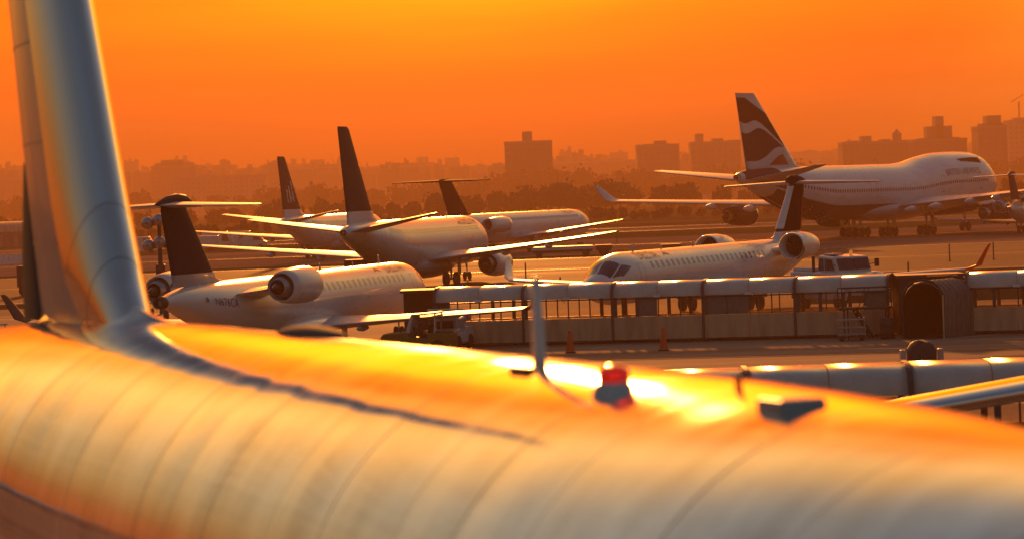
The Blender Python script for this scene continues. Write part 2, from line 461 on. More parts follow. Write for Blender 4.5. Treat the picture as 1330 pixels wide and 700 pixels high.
B('tower_block', 'stepped tower block with square crown above jumbo upper deck', 1186, 1256, 183, 1720, tops=((1205, 1238, 164), (1216, 1227, 151), (1195, 1248, 179)), depth=24)
B('tower_block', 'tall dark tower block behind jumbo nose', 1270, 1308, 166, 1700, tops=((1283, 1302, 150), (1276, 1305, 160)), depth=24)
B('tower_block', 'tower block at the right edge under a crane', 1309, 1352, 158, 2000, 'stone_far', tops=((1318, 1340, 153),))
# the mass of low roofs that closes the skyline between the towers
def rooftops():
    rnd = random.Random(21); b = MB()
    for Y, base, amp in ((2450, 222, 6), (2720, 216, 8), (2980, 212, 9)):
        px = -40
        while px < 1370:
            w = rnd.uniform(9, 34); lift = 12 if px > 1080 else (6 if px > 720 else 0)
            top = base - lift + .0367 * (665 - px) * .35 + rnd.uniform(-amp, amp * .5)
            p0, p1 = at(px, top, Y), at(px + w, top, Y); z = at(px + w / 2, top, Y).z
            if z > 3:
                b.box(p0.x, p1.x, Y, Y + 16, 0, z)
                for _ in range(rnd.randint(0, 3)):
                    u = rnd.uniform(p0.x, p1.x - 3); h = rnd.uniform(1.5, 5.5); ww = rnd.uniform(1.2, 5)
                    b.box(u, u + ww, Y + 3, Y + 8, z - .2, z + h)
                if rnd.random() < .3: b.tube((rnd.uniform(p0.x, p1.x), Y + 6, z), (p0.x * .5 + p1.x * .5, Y + 6, z + rnd.uniform(4, 9)), .35, .15, 5)
            px += w * rnd.uniform(.8, 1.5)
    tag(b.build('distant_rooftops', 'brick_far'), 'continuous hazy mass of low city roofs along the skyline', 'city', kind='stuff')
rooftops()
# crane on the right edge tower
def crane():
    p = at(1326, 152, 2400)
    e = empty('tower_crane', (p.x, 2408, 0)); tag(e, 'thin tower crane above the right edge tower block', 'crane')
    zt = at(1326, 122, 2400).z
    b = MB(); b.tube((0, 0, 0), (0, 0, zt - 6), .9, .9, 4); b.build('mast', 'dark_metal', e)
    b = MB(); b.tube((-6, 0, zt - 6), (5, 0, zt), .6, .35, 4); b.build('jib', 'dark_metal', e)
crane()

# ------------------------------------------------------------------ aircraft kit
def catmull(tab, x):
    """smooth interpolation of a station table [(x, a, b, c)]"""
    n = len(tab)
    if x <= tab[0][0]: return tab[0][1:]
    if x >= tab[-1][0]: return tab[-1][1:]
    for i in range(n - 1):
        if tab[i][0] <= x <= tab[i + 1][0]: break
    x0, x1 = tab[i][0], tab[i + 1][0]
    h = x1 - x0; t = (x - x0) / h
    out = []
    for k in range(1, len(tab[0])):
        def slope(j):
            if j == 0: return (tab[1][k] - tab[0][k]) / (tab[1][0] - tab[0][0])
            if j == n - 1: return (tab[-1][k] - tab[-2][k]) / (tab[-1][0] - tab[-2][0])
            d0 = (tab[j][k] - tab[j - 1][k]) / (tab[j][0] - tab[j - 1][0]); d1 = (tab[j + 1][k] - tab[j][k]) / (tab[j + 1][0] - tab[j][0])
            if d0 * d1 <= 0: return 0.0
            return 2 * d0 * d1 / (d0 + d1)
        m0, m1 = slope(i), slope(i + 1)
        y0, y1 = tab[i][k], tab[i + 1][k]
        t2, t3 = t * t, t * t * t
        out.append((2 * t3 - 3 * t2 + 1) * y0 + (t3 - 2 * t2 + t) * h * m0 + (-2 * t3 + 3 * t2) * y1 + (t3 - t2) * h * m1)
    return out

class Body:
    """fuselage: stations (x, crown z, belly z, half width)"""
    def __init__(self, tab, x0, yoff=0.0):
        self.tab, self.x0 = tab, x0
    def pt(self, x, phi, off=0.0):
        c, b, w = catmull(self.tab, x)
        zc = (c + b) / 2 + 0.0; rz = (c - b) / 2
        s, k = math.sin(phi), math.cos(phi)
        n = Vector((0, s / max(w, .01), k / max(rz, .01))).normalized()
        return Vector((x - self.x0, w * s + n.y * off, zc + rz * k + n.z * off))
    def mesh(self, n=54, k=36, xs=None):
        a, z = self.tab[0][0], self.tab[-1][0]
        b = MB()
        L = z - a
        if xs is None:
            xs = []
            for i in range(n + 1):
                t = i / n
                u = 0.5 - 0.5 * math.cos(math.pi * t)
                xs.append(a + L * (0.55 * u + 0.45 * t))
        b.loft([[self.pt(x, 2 * math.pi * i / k) for i in range(k)] for x in xs], True, True)
        return b
    def patch(self, corners, off=0.012, nu=4, nv=3):
        """a patch given by four (x, phi) corners"""
        b = MB(); g = []
        for i in range(nu + 1):
            row = []
            for j in range(nv + 1):
                u, v = i / nu, j / nv
                x = (1 - u) * (1 - v) * corners[0][0] + u * (1 - v) * corners[1][0] + u * v * corners[2][0] + (1 - u) * v * corners[3][0]
                p = (1 - u) * (1 - v) * corners[0][1] + u * (1 - v) * corners[1][1] + u * v * corners[2][1] + (1 - u) * v * corners[3][1]
                row.append(b.add([self.pt(x, p, off)]))
            g.append(row)
        for i in range(nu):
            for j in range(nv):
                b.face((g[i][j], g[i + 1][j], g[i + 1][j + 1], g[i][j + 1]))
        return b

AF = [0, .006, .025, .07, .15, .28, .42, .58, .75, .9, 1.0]
def foil(tc):
    th = lambda x: 5 * tc * (.2969 * math.sqrt(x) - .126 * x - .3516 * x * x + .2843 * x ** 3 - .1036 * x ** 4)
    up = [(x, th(x)) for x in reversed(AF)]
    lo = [(x, -th(x)) for x in AF[1:-1]]
    return up + lo
def wing_mb(st, vertical=False, camber=0.0):
    """st: (x leading edge, y, z, chord, thickness ratio)"""
    b = MB(); rings = []
    for (x, y, z, c, tc) in st:
        if vertical: rings.append([(x + a * c, y + t * c, z) for a, t in foil(tc)])
        else: rings.append([(x + a * c, y, z + t * c + camber * c * math.sin(math.pi * a)) for a, t in foil(tc)])
    b.loft(rings)
    return b

def text_mesh(txt, size, mapper, name, m, parent, cuts=6, shear=0.0, mirror=False):
    cu = bpy.data.curves.new('lettering', 'FONT'); cu.body = txt; cu.size = size; cu.shear = shear; cu.resolution_u = 2
    o = bpy.data.objects.new('lettering', cu); col.objects.link(o)
    dg = bpy.context.evaluated_depsgraph_get()
    me = bpy.data.meshes.new_from_object(o.evaluated_get(dg))
    bpy.data.objects.remove(o); bpy.data.curves.remove(cu)
    bm = bmesh.new(); bm.from_mesh(me)
    for i in range(1, cuts):
        z = size * 0.75 * i / cuts
        bmesh.ops.bisect_plane(bm, geom=bm.verts[:] + bm.edges[:] + bm.faces[:], plane_co=(0, z, 0), plane_no=(0, 1, 0))
    w = max(v.co.x for v in bm.verts)
    for v in bm.verts:
        v.co = mapper(v.co.x, v.co.y, w)
    bmesh.ops.recalc_face_normals(bm, faces=bm.faces)
    bm.to_mesh(me); bm.free()
    me.materials.clear(); me.materials.append(M[m])
    ob = bpy.data.objects.new(name, me); col.objects.link(ob); ob.parent = parent
    return ob

WHEEL = {}
def wheel(r, w):
    key = (r, w)
    if key not in WHEEL:
        b = MB()
        b.lathe([(-w / 2, .02), (-w / 2, r * .5), (-w / 2, r * .82), (-w * .36, r * .97), (0, r), (w * .36, r * .97), (w / 2, r * .82), (w / 2, r * .5), (w * .42, r * .42), (w / 2, .02)], (0, 0, 0), 'y', 18)
        o = b.build('wheel', 'black_rubber'); WHEEL[key] = o.data
        bpy.data.objects.remove(o)
    return WHEEL[key]
def gear(parent, x, y, ztop, r, w, dual, bogie=(0,), lean=0.0):
    b = MB()
    b.tube((x + lean, y, ztop), (x, y, r), .5 * r * .38, .5 * r * .30, 10)
    b.tube((x, y - dual / 2, r), (x, y + dual / 2, r), r * .16, r * .16, 8)
    b.tube((x + .9 * ztop * .5, y, ztop), (x, y, r + ztop * .3), r * .09, r * .09, 6)
    if len(bogie) > 1: b.tube((x + bogie[0], y, r), (x + bogie[-1], y, r), r * .2, r * .2, 8)
    if abs(y) > .1 and r > .45:
        s = 1 if y > 0 else -1
        b.box(x - .5 * r, x + 1.1 * r, y + s * (dual / 2 + w * .75) - .02, y + s * (dual / 2 + w * .75) + .02, r * 1.6, ztop)
    g = b.build('landing_gear', 'dull_metal', parent)
    for bx in bogie:
        for s in (-1, 1):
            o = bpy.data.objects.new('wheel', wheel(r, w)); col.objects.link(o); o.parent = g
            o.location = (x + bx, y + s * dual / 2, r)
    return g
def engine(parent, x, y, z, L, Rr, m='white_paint', core=True, lip=True, cone=1.0):
    b = MB()
    b.lathe([(x + .28 * L, Rr * .78), (x + .10 * L, Rr * .80), (x + .02 * L, Rr * .86), (x, Rr * .91)], (0, y, z), 'x', 32)
    b.lathe([(x + .06 * L, Rr * .975), (x + .18 * L, Rr), (x + .5 * L, Rr * .99), (x + .8 * L, Rr * .9), (x + L, Rr * .76), (x + L, Rr * .72), (x + .75 * L, Rr * .70)], (0, y, z), 'x', 32)
    e = b.build('engine', m, parent)
    b = MB(); b.lathe([(x, Rr * .91), (x + .012 * L, Rr * .945), (x + .06 * L, Rr * .977)], (0, y, z), 'x', 32)
    b.build('intake_lip', 'polished_metal', e)
    b = MB(); b.lathe([(x + .28 * L, Rr * .79), (x + .285 * L, Rr * .26)], (0, y, z), 'x', 32); b.lathe([(x + .285 * L, Rr * .26), (x + .20 * L, Rr * .15), (x + .15 * L, .01)], (0, y, z), 'x', 16)
    for i in range(18):
        t = 2 * math.pi * i / 18
        p = lambda r, dx, dt: (x + .27 * L + dx, y + r * math.cos(t + dt), z + r * math.sin(t + dt))
        b.poly([p(Rr * .25, .0, 0), p(Rr * .77, -.02 * L, .05), p(Rr * .77, .008 * L, .25), p(Rr * .25, .008 * L, .22)])
    b.build('fan', 'dark_metal', e)
    if core:
        b = MB(); b.lathe([(x + .72 * L, Rr * .70), (x + .74 * L, Rr * .60), (x + L * .98, Rr * .56), (x + L * 1.14, Rr * .42), (x + L * 1.14, Rr * .39), (x + L * 1.0, Rr * .40)], (0, y, z), 'x', 28)
        b.build('core_cowl', 'dull_metal', e)
        b = MB(); b.lathe([(x + L * 1.0, Rr * .40), (x + L * 1.02, Rr * .29), (x + L * 1.12, Rr * .27), (x + L * (1.12 + .16 * cone), Rr * .12), (x + L * (1.12 + .2 * cone), .01)], (0, y, z), 'x', 24)
        b.build('exhaust_cone', 'burnt_metal', e)
    else:
        b = MB(); b.lathe([(x + .75 * L, Rr * .70), (x + .9 * L, Rr * .45), (x + L * 1.02, .02)], (0, y, z), 'x', 24); b.build('exhaust_cone', 'burnt_metal', e)
    return e
def cabin_windows(body, parent, x0, x1, pitch, phi, w, h, skip=(), m='dark_glass'):
    b = MB()
    for s in (-1, 1):
        x = x0
        while x < x1:
            if not any(a < x < c for a, c in skip):
                c, be, hw = catmull(body.tab, x); rr = (c - be) / 2
                q = body.patch([(x, s * (phi - h / 2 / rr)), (x + w, s * (phi - h / 2 / rr)), (x + w, s * (phi + h / 2 / rr)), (x, s * (phi + h / 2 / rr))], .012, 1, 2)
                n = b.add(q.v)
                for f in q.f: b.face([n + i for i in f])
            x += pitch
    return tag(b.build('cabin_windows', m, parent), kind='stuff')
def door(body, parent, x, w, phi0, phi1, side, m='grey_paint'):
    b = MB()
    for (a, c, p, q) in ((x, x + .05, phi0, phi1), (x + w - .05, x + w, phi0, phi1), (x, x + w, phi0, phi0 + .03), (x, x + w, phi1 - .03, phi1)):
        g = body.patch([(a, side * p), (c, side * p), (c, side * q), (a, side * q)], .006, 1, 8)
        n = b.add(g.v)
        for f in g.f: b.face([n + i for i in f])
    return b.build('door_outline', m, parent)
def small_blade(parent, body, x, h=.35, c=.4, m='white_paint', phi=0.0, name='blade_antenna'):
    p = body.pt(x, phi)
    b = wing_mb([(p.x, p.y, p.z - .05, c, .14), (p.x + .55 * h, p.y, p.z + h, c * .5, .12)], True)
    return b.build(name, m, parent)

def place(px_heading, X, Y, name):
    psi = R(px_heading)
    rz = math.atan2(-math.cos(psi), -math.sin(psi))
    return empty(name, (X, Y, 0), rz)

# ------------------------------------------------------------------ narrow body twin jet
def narrow_jet(name, X, Y, psi, label, fin_marks=False, title='DELTA', finmat='navy_paint'):
    x0 = 19.3
    e = place(psi, X, Y, name); tag(e, label, 'airliner')
    body = Body([(0, 2.9, 2.6, .12), (.25, 3.28, 2.2, .5), (1.0, 3.8, 1.85, 1.0), (2.2, 4.65, 1.58, 1.5), (3.6, 5.22, 1.43, 1.78), (5.5, 5.42, 1.40, 1.88), (12, 5.42, 1.38, 1.88), (24, 5.42, 1.40, 1.88),
                 (28, 5.42, 1.75, 1.85), (32, 5.40, 2.7, 1.55), (35.5, 5.30, 3.6, 1.05), (37.6, 5.12, 4.2, .55), (38.3, 4.9, 4.45, .22)], x0)
    body.mesh().build('fuselage', 'white_paint', e)
    # belly fairing
    b = MB(); rings = []
    for t in [i / 16 for i in range(17)]:
        x = 11.5 + 12 * t; s = math.sin(math.pi * t) ** .5
        rings.append([(x - x0, 2.25 * s * math.sin(a), 1.75 + (1.05 * s) * math.cos(a) - .1) for a in [2 * math.pi * k / 20 for k in range(20)]])
    b.loft(rings); b.build('belly_fairing', 'grey_paint', e)
    for s in (-1, 1):
        w = wing_mb([(12.7 - x0, s * .8, 2.0, 8.4, .14), (13.6 - x0, s * 1.9, 2.15, 7.4, .13), (15.7 - x0, s * 5.6, 2.55, 4.9, .12), (18.6 - x0, s * 11, 3.15, 3.2, .11), (21.75 - x0, s * 16.9, 3.85, 1.6, .10), (22.15 - x0, s * 17.15, 3.9, 1.1, .06)], camber=.012).build('wing', 'wing_paint', e)
        for yy, xx, zz, l in ((4.2, 18.2, 2.1, 2.8), (7.6, 18.9, 2.5, 2.6), (11.4, 20.3, 2.95, 2.2)):
            b = MB(); b.lathe([(0, .02), (l * .2, .18), (l * .5, .24), (l * .8, .16), (l, .02)], (xx - x0, s * yy, zz), 'x', 10); b.build('flap_fairing', 'wing_paint', w)
        b = MB(); b.lathe([(0, .01), (.1, .09), (.3, .09), (.4, .01)], (22.0 - x0, s * 17.15, 3.92), 'x', 8); b.build('wingtip_light', 'dark_glass', w)
        wing_mb([(33.4 - x0, s * .5, 4.75, 4.6, .11), (34.2 - x0, s * 1.3, 4.9, 4.1, .11), (37.55 - x0, s * 7.0, 5.85, 1.75, .10), (37.9 - x0, s * 7.18, 5.88, 1.2, .07)]).build('tailplane', 'wing_paint', e)
        engine(e, 10.9 - x0, s * 4.83, 1.55, 4.4, 1.06, cone=.8)
        b = wing_mb([(12.3 - x0, s * 4.83, 2.35, 4.8, .07), (13.6 - x0, s * 4.83, 2.75, 4.4, .06)], True).build('pylon', 'white_paint', e)
        gear(e, 0, s * 2.86, 2.2, .565, .40, .86)
        for k, (xa, xb, p0, p1) in enumerate(((1.55, 2.25, .52, .80), (1.75, 2.65, .86, 1.12))):
            body.patch([(xa, s * p1 * .62), (xb + .12, s * p0 * .9), (xb + .1, s * (p0 + .34)), (xa - .1, s * (p1 * .62 + .42))] if k == 0 else
                       [(xb - .3, s * .92), (xb + .5, s * 1.0), (xb + .45, s * 1.22), (xb - .2, s * 1.26)], .012).build('cockpit_window', 'dark_glass', e)
        door(body, e, 4.2, .9, 1.0, 1.85, s); door(body, e, 32.4, .8, 1.0, 1.9, s)
    gear(e, 3.9 - x0, 0, 1.7, .36, .22, .42)
    fin = MB()
    f = wing_mb([(28.0 - x0, 0, 5.25, 9.4, .035), (30.6 - x0, 0, 5.7, 6.75, .075), (31.4 - x0, 0, 6.4, 6.15, .09), (36.1 - x0, 0, 12.3, 2.75, .09), (36.5 - x0, 0, 12.5, 2.3, .05)], True).build('fin', finmat, e)
    # white foot of the fin
    wing_mb([(27.9 - x0, 0, 5.2, 9.52, .05), (30.5 - x0, 0, 5.7, 6.87, .085), (31.1 - x0, 0, 6.2, 6.4, .095)], True).build('fin_foot', 'white_paint', e)
    if fin_marks:
        def fp(x, z, s):  # point on the fin side
            t = (z - 6.4) / 5.9
            le = 31.4 + 4.7 * t; c = 6.15 - 3.4 * t
            a = max(0, min(1, (x - le) / c)); tc = .09
            th = 5 * tc * (.2969 * math.sqrt(a) - .126 * a - .3516 * a * a + .2843 * a ** 3 - .1036 * a ** 4) * c
            return (x - x0, s * (th + .02), z)
        for s in (-1, 1):
            b = MB()
            for (xa, za, xb, zb, w) in ((34.0, 7.2, 34.9, 9.6, .22), (34.9, 7.0, 35.6, 9.0, .25), (35.8, 7.0, 36.2, 8.6, .2), (33.6, 7.1, 35.4, 7.9, .18), (34.6, 8.0, 36.4, 8.5, .16)):
                n = 6
                for i in range(n):
                    u0, u1 = i / n, (i + 1) / n
                    b.poly([fp(xa + (xb - xa) * u0, za + (zb - za) * u0, s), fp(xa + (xb - xa) * u0 + w, za + (zb - za) * u0, s), fp(xa + (xb - xa) * u1 + w, za + (zb - za) * u1, s), fp(xa + (xb - xa) * u1, za + (zb - za) * u1, s)])
            b.build('tail_emblem', 'white_paint', e)
    cabin_windows(body, e, 5.8, 31.2, .51, 1.02, .27, .40)
    for s in (-1, 1):
        if title:
            sz = 1.5
            text_mesh(title, sz, lambda u, v, w, s=s: body.pt(5.2 + (w - u) if s > 0 else 5.2 + u, s * (.86 - v / 1.9), .03), 'title_lettering', 'title_navy', e)
            b = MB()
            for pts in (((10.4, .62), (9.7, .86), (10.4, .78)), ((10.5, .62), (11.2, .86), (10.5, .78))):
                b.poly([body.pt(x, s * p, .03) for x, p in pts])
            b.build('title_emblem', 'title_red', e)
    small_blade(e, body, 9.5, .4, .5); small_blade(e, body, 17, .35, .4)
    b = MB(); p = body.pt(15, 0); b.lathe([(p.z - .03, .16), (p.z + .08, .15), (p.z + .16, .02)], (p.x, 0, 0), 'z', 10); b.build('beacon', 'red_lens', e)
    # tail cone outlet
    p = body.pt(38.3, 0); b = MB(); b.lathe([(-.05, .24), (.28, .2), (.28, .16), (.0, .14)], (38.3 - x0, 0, 4.68), 'x', 14); b.build('auxiliary_exhaust', 'burnt_metal', e)
    return e

narrow_jet('airliner', -7.6, 245.1, 14.3, 'white twin jet with tall dark fin, wheels down, behind left regional jet')
narrow_jet('airliner', -22.2, 383, 15.0, 'smaller white twin jet partly hidden behind the tall dark central fin', True, '')

# ------------------------------------------------------------------ rear engined T tail airliner
def tee_tail_jet(name, X, Y, psi, label):
    x0 = 24.0
    e = place(psi, X, Y, name); tag(e, label, 'airliner')
    body = Body([(0, 2.95, 2.65, .12), (.4, 3.4, 2.15, .55), (1.3, 3.95, 1.75, 1.05), (2.6, 4.55, 1.48, 1.42), (4.2, 4.82, 1.35, 1.62), (6, 4.88, 1.3, 1.67), (33, 4.88, 1.3, 1.67), (36, 4.86, 1.5, 1.62), (39.5, 4.78, 2.1, 1.3), (42.5, 4.5, 2.9, .7), (44.0, 4.15, 3.3, .3)], x0)
    body.mesh().build('fuselage', 'white_paint', e)
    for s in (-1, 1):
        w = wing_mb([(19.0 - x0, s * .8, 1.75, 8.2, .13), (19.9 - x0, s * 1.7, 1.85, 7.0, .12), (22.6 - x0, s * 6, 2.35, 4.5, .11), (28.2 - x0, s * 16.2, 3.55, 1.6, .10), (28.6 - x0, s * 16.45, 3.6, 1.1, .06)], camber=.012).build('wing', 'wing_paint', e)
        for yy, xx, zz in ((4.5, 25.4, 1.9), (8.2, 26.4, 2.35)):
            b = MB(); b.lathe([(0, .02), (.4, .15), (1.2, .2), (2.0, .12), (2.4, .02)], (xx - x0, s * yy, zz), 'x', 10); b.build('flap_fairing', 'wing_paint', w)
        wing_mb([(41.6 - x0, s * .12, 8.85, 3.3, .10), (43.6 - x0, s * 6.0, 8.82, 1.4, .10), (43.9 - x0, s * 6.1, 8.82, 1.0, .06)]).build('tailplane', 'maroon_paint', e)
        engine(e, 32.2 - x0, s * 2.75, 3.55, 5.6, .92, 'white_paint', core=False)
        wing_mb([(33.4 - x0, s * 1.3, 3.5, 3.6, .1), (33.6 - x0, s * 2.2, 3.55, 3.4, .1)]).build('pylon', 'white_paint', e)
        gear(e, 0, s * 2.55, 1.8, .55, .40, .72)
        body.patch([(1.7, s * .5), (2.6, s * .5), (2.65, s * .85), (1.6, s * .95)], .012).build('cockpit_window', 'dark_glass', e)
        body.patch([(2.7, s * .62), (3.3, s * .75), (3.3, s * .98), (2.75, s * .98)], .012).build('cockpit_window', 'dark_glass', e)
        text_mesh('DELTA', 1.2, lambda u, v, w, s=s: body.pt(6.5 + (w - u) if s > 0 else 6.5 + u, s * (.72 - v / 1.7), .03), 'title_lettering', 'title_navy', e)
        door(body, e, 4.4, .9, .95, 1.8, s)
    gear(e, 2.2 - x0, 0, 1.6, .33, .2, .4)
    wing_mb([(34.6 - x0, 0, 4.7, 8.0, .04), (37.0 - x0, 0, 5.05, 5.6, .08), (41.3 - x0, 0, 8.75, 3.6, .09), (41.5 - x0, 0, 9.0, 3.1, .05)], True).build('fin', 'maroon_paint', e)
    b = MB(); b.lathe([(40.9, .02), (41.4, .2), (42.5, .26), (44, .2), (45, .02)], (-x0, 0, 8.87), 'x', 14); b.build('tail_bullet', 'maroon_paint', e)
    cabin_windows(body, e, 6.2, 33, .51, 1.0, .26, .38)
    small_blade(e, body, 12, .35, .45)
    return e
tee_tail_jet('airliner', 0.2, 372.7, 23.3, 'white rear engined airliner with dark T tail beyond the central twin jet')

# ------------------------------------------------------------------ jumbo
def jumbo(X, Y, psi):
    x0 = 31.0
    e = place(psi, X, Y, 'jumbo_jet'); tag(e, 'four engined white jumbo jet with red and navy ribbon fin', 'airliner')
    body = Body([(0, 6.5, 6.1, .2), (.5, 7.2, 5.2, .95), (1.6, 8.3, 4.2, 1.75), (3.2, 9.3, 3.3, 2.25), (5.2, 10.05, 2.75, 2.7), (7.5, 10.4, 2.45, 2.95), (11, 10.5, 2.35, 3.15), (17, 10.4, 2.3, 3.25), (21.5, 9.95, 2.3, 3.25), (26.5, 9.25, 2.3, 3.25), (30, 9.1, 2.3, 3.25),
                 (48, 9.1, 2.4, 3.25), (54, 9.1, 3.3, 3.1), (60, 9.05, 5.0, 2.4), (65, 8.9, 6.6, 1.4), (67.8, 8.55, 7.5, .6), (68.4, 8.3, 7.8, .25)], x0)
    body.mesh(72, 40).build('fuselage', 'white_paint', e)
    # lower blue belly band
    b = MB(); rings = []
    for t in [i / 18 for i in range(19)]:
        x = 19 + 24 * t; s = math.sin(math.pi * t) ** .5
        rings.append([(x - x0, 3.6 * s * math.sin(a), 3.3 + 1.45 * s * math.cos(a)) for a in [2 * math.pi * k / 20 for k in range(20)]])
    b.loft(rings); b.build('belly_fairing', 'grey_paint', e)
    for s in (-1, 1):
        for sg, (xa, xb) in enumerate(((3.5, 22), (22, 42), (42, 62))):
            body.patch([(xa, s * 2.05), (xb, s * 2.05), (xb, s * 3.1), (xa, s * 3.1)], .015, 14, 6).build('belly_paint', 'navy_paint', e)
        w = wing_mb([(17.5 - x0, s * 1.5, 3.6, 16.5, .13), (19.5 - x0, s * 3.3, 3.75, 14.2, .13), (27.0 - x0, s * 12, 4.35, 9.0, .11), (35.5 - x0, s * 22, 5.0, 5.8, .10), (43.2 - x0, s * 31, 5.6, 3.8, .09)], camber=.012).build('wing', 'wing_paint', e)
        wing_mb([(43.2 - x0, s * 31, 5.6, 3.8, .09), (44.6 - x0, s * 31.9, 6.0, 2.6, .08), (46.6 - x0, s * 32.8, 7.6, 1.2, .07)]).build('winglet', 'wing_paint', w)
        for yy, xx, zz, l in ((6, 33.0, 3.3, 4.6), (10, 34.6, 3.65, 4.2), (15.5, 36.4, 4.1, 3.8), (20, 38.6, 4.5, 3.4)):
            b = MB(); b.lathe([(0, .03), (l * .2, .35), (l * .5, .48), (l * .8, .3), (l, .03)], (xx - x0, s * yy, zz), 'x', 10); b.build('flap_fairing', 'wing_paint', w)
        for (xe, ye, ze) in ((20.6, 11.7, 2.5), (29.0, 20.8, 3.2)):
            engine(e, xe - x0, s * ye, ze, 5.6, 1.38, 'navy_paint', cone=.9)
            wing_mb([(xe + 1.6 - x0, s * ye, ze + 1.1, 6.4, .06), (xe + 4.0 - x0, s * ye, ze + 1.75, 5.8, .05)], True).build('pylon', 'white_paint', e)
        wing_mb([(58.8 - x0, s * .9, 7.7, 8.6, .11), (59.9 - x0, s * 2.0, 7.85, 7.6, .11), (66.4 - x0, s * 10.8, 9.1, 2.8, .10), (66.9 - x0, s * 11.05, 9.15, 2.1, .06)]).build('tailplane', 'wing_paint', e)
        gear(e, 34.0 - x0, s * 1.95, 2.9, .62, .46, 1.1, (-.75, .75))
        gear(e, 30.4 - x0, s * 5.5, 3.8, .62, .46, 1.1, (-.75, .75))
        body.patch([(4.4, s * .52), (5.6, s * .5), (5.8, s * .72), (4.3, s * .76)], .015).build('cockpit_window', 'dark_glass', e)
        body.patch([(5.75, s * .5), (6.7, s * .52), (6.9, s * .72), (5.95, s * .72)], .015).build('cockpit_window', 'dark_glass', e)
        body.patch([(7.4, s * .62), (14.4, s * .70), (13.6, s * .82), (7.3, s * .90)], .018, 10, 4).build('title_stripe', 'maroon_paint', e)
        text_mesh('BRITISH AIRWAYS', 1.3, lambda u, v, w, s=s: body.pt(9.0 + (w - u) if s > 0 else 9.0 + u, s * (1.30 - v / 4.0), .04), 'title_lettering', 'title_navy', e)
        for xd in (8.6, 20, 38, 54): door(body, e, xd, 1.1, 1.25, 1.8, s)
    gear(e, 8.0 - x0, 0, 2.7, .62, .42, .9)
    FZ0, FZ1 = 8.8, 17.9
    le = lambda z: 53.3 + (z - FZ0) * (63.6 - 53.3) / (FZ1 - FZ0)
    te = lambda z: 66.0 + (z - FZ0) * (68.0 - 66.0) / (FZ1 - FZ0)
    f = wing_mb([(49.5 - x0, 0, 8.7, 16.5, .03), (le(FZ0 + .5) - x0, 0, FZ0 + .5, te(FZ0 + .5) - le(FZ0 + .5), .085), (le(13) - x0, 0, 13, te(13) - le(13), .085), (le(FZ1) - x0, 0, FZ1, te(FZ1) - le(FZ1), .085)], True).build('fin', 'white_paint', e)
    # ribbon flag on the fin
    def fpt(a, z, s, off):
        c = te(z) - le(z); tc = .085
        th = 5 * tc * (.2969 * math.sqrt(a) - .126 * a - .3516 * a * a + .2843 * a ** 3 - .1036 * a ** 4) * c
        return (le(z) + a * c - x0, s * (th + off), z)
    def region(lo, hi, a0, a1, s, off, nm, m, n=22, k=5):
        b = MB(); g = []
        for i in range(n + 1):
            a = a0 + (a1 - a0) * i / n; z0, z1 = lo(a), hi(a)
            if z1 < z0: z1 = z0
            g.append([b.add([fpt(a, z0 + (z1 - z0) * j / k, s, off)]) for j in range(k + 1)])
        for i in range(n):
            for j in range(k): b.face((g[i][j], g[i + 1][j], g[i + 1][j + 1], g[i][j + 1]))
        b.build(nm, m, f)
    H = FZ1 - FZ0
    zz = lambda t: FZ0 + t * H
    for s in (-1, 1):
        # a runs from leading edge (0) to trailing edge (1); curves measured on the photograph
        r1 = lambda a: zz(.30 + .30 * a + .10 * math.sin(math.pi * 1.9 * (a - .18)))      # lower edge of the middle ribbon
        r2 = lambda a: zz(.345 + .40 * a + .10 * math.sin(math.pi * 1.9 * (a - .18)))     # upper edge of the middle ribbon
        r3 = lambda a: zz(.26 - .02 * a - .12 * a * a + .05 * math.sin(math.pi * 2 * a))  # upper edge of the low ribbon
        r4 = lambda a: zz(.17 - .04 * a - .16 * a * a + .05 * math.sin(math.pi * 2 * a))  # lower edge
        r5 = lambda a: zz(.90 - .02 * a + .06 * math.sin(math.pi * 1.5 * a))
        region(r2, lambda a: min(zz(.985), zz(.72 + .22 * min(1, a * 1.6)) ), .06, .99, s, .02, 'tail_flag_field', 'maroon_paint')
        region(r3, r1, .10, .99, s, .02, 'tail_flag_field', 'navy_paint')
        region(lambda a: zz(.06), r4, .22, .97, s, .02, 'tail_flag_field', 'red_paint')
    b = MB(); b.lathe([(0, .3), (.4, .25), (.4, .18), (0, .15)], (68.3 - x0, 0, 8.05), 'x', 14); b.build('auxiliary_exhaust', 'burnt_metal', e)
    body.patch([(60.5, -1.9), (68.2, -1.9), (68.2, 1.9), (60.5, 1.9)], .02, 8, 24).build('tail_cone_paint', 'navy_paint', e)
    cabin_windows(body, e, 6.5, 58, .62, 1.52, .28, .40, m='fairing_grey')
    return e
jumbo(47.6, 391, 34.2)

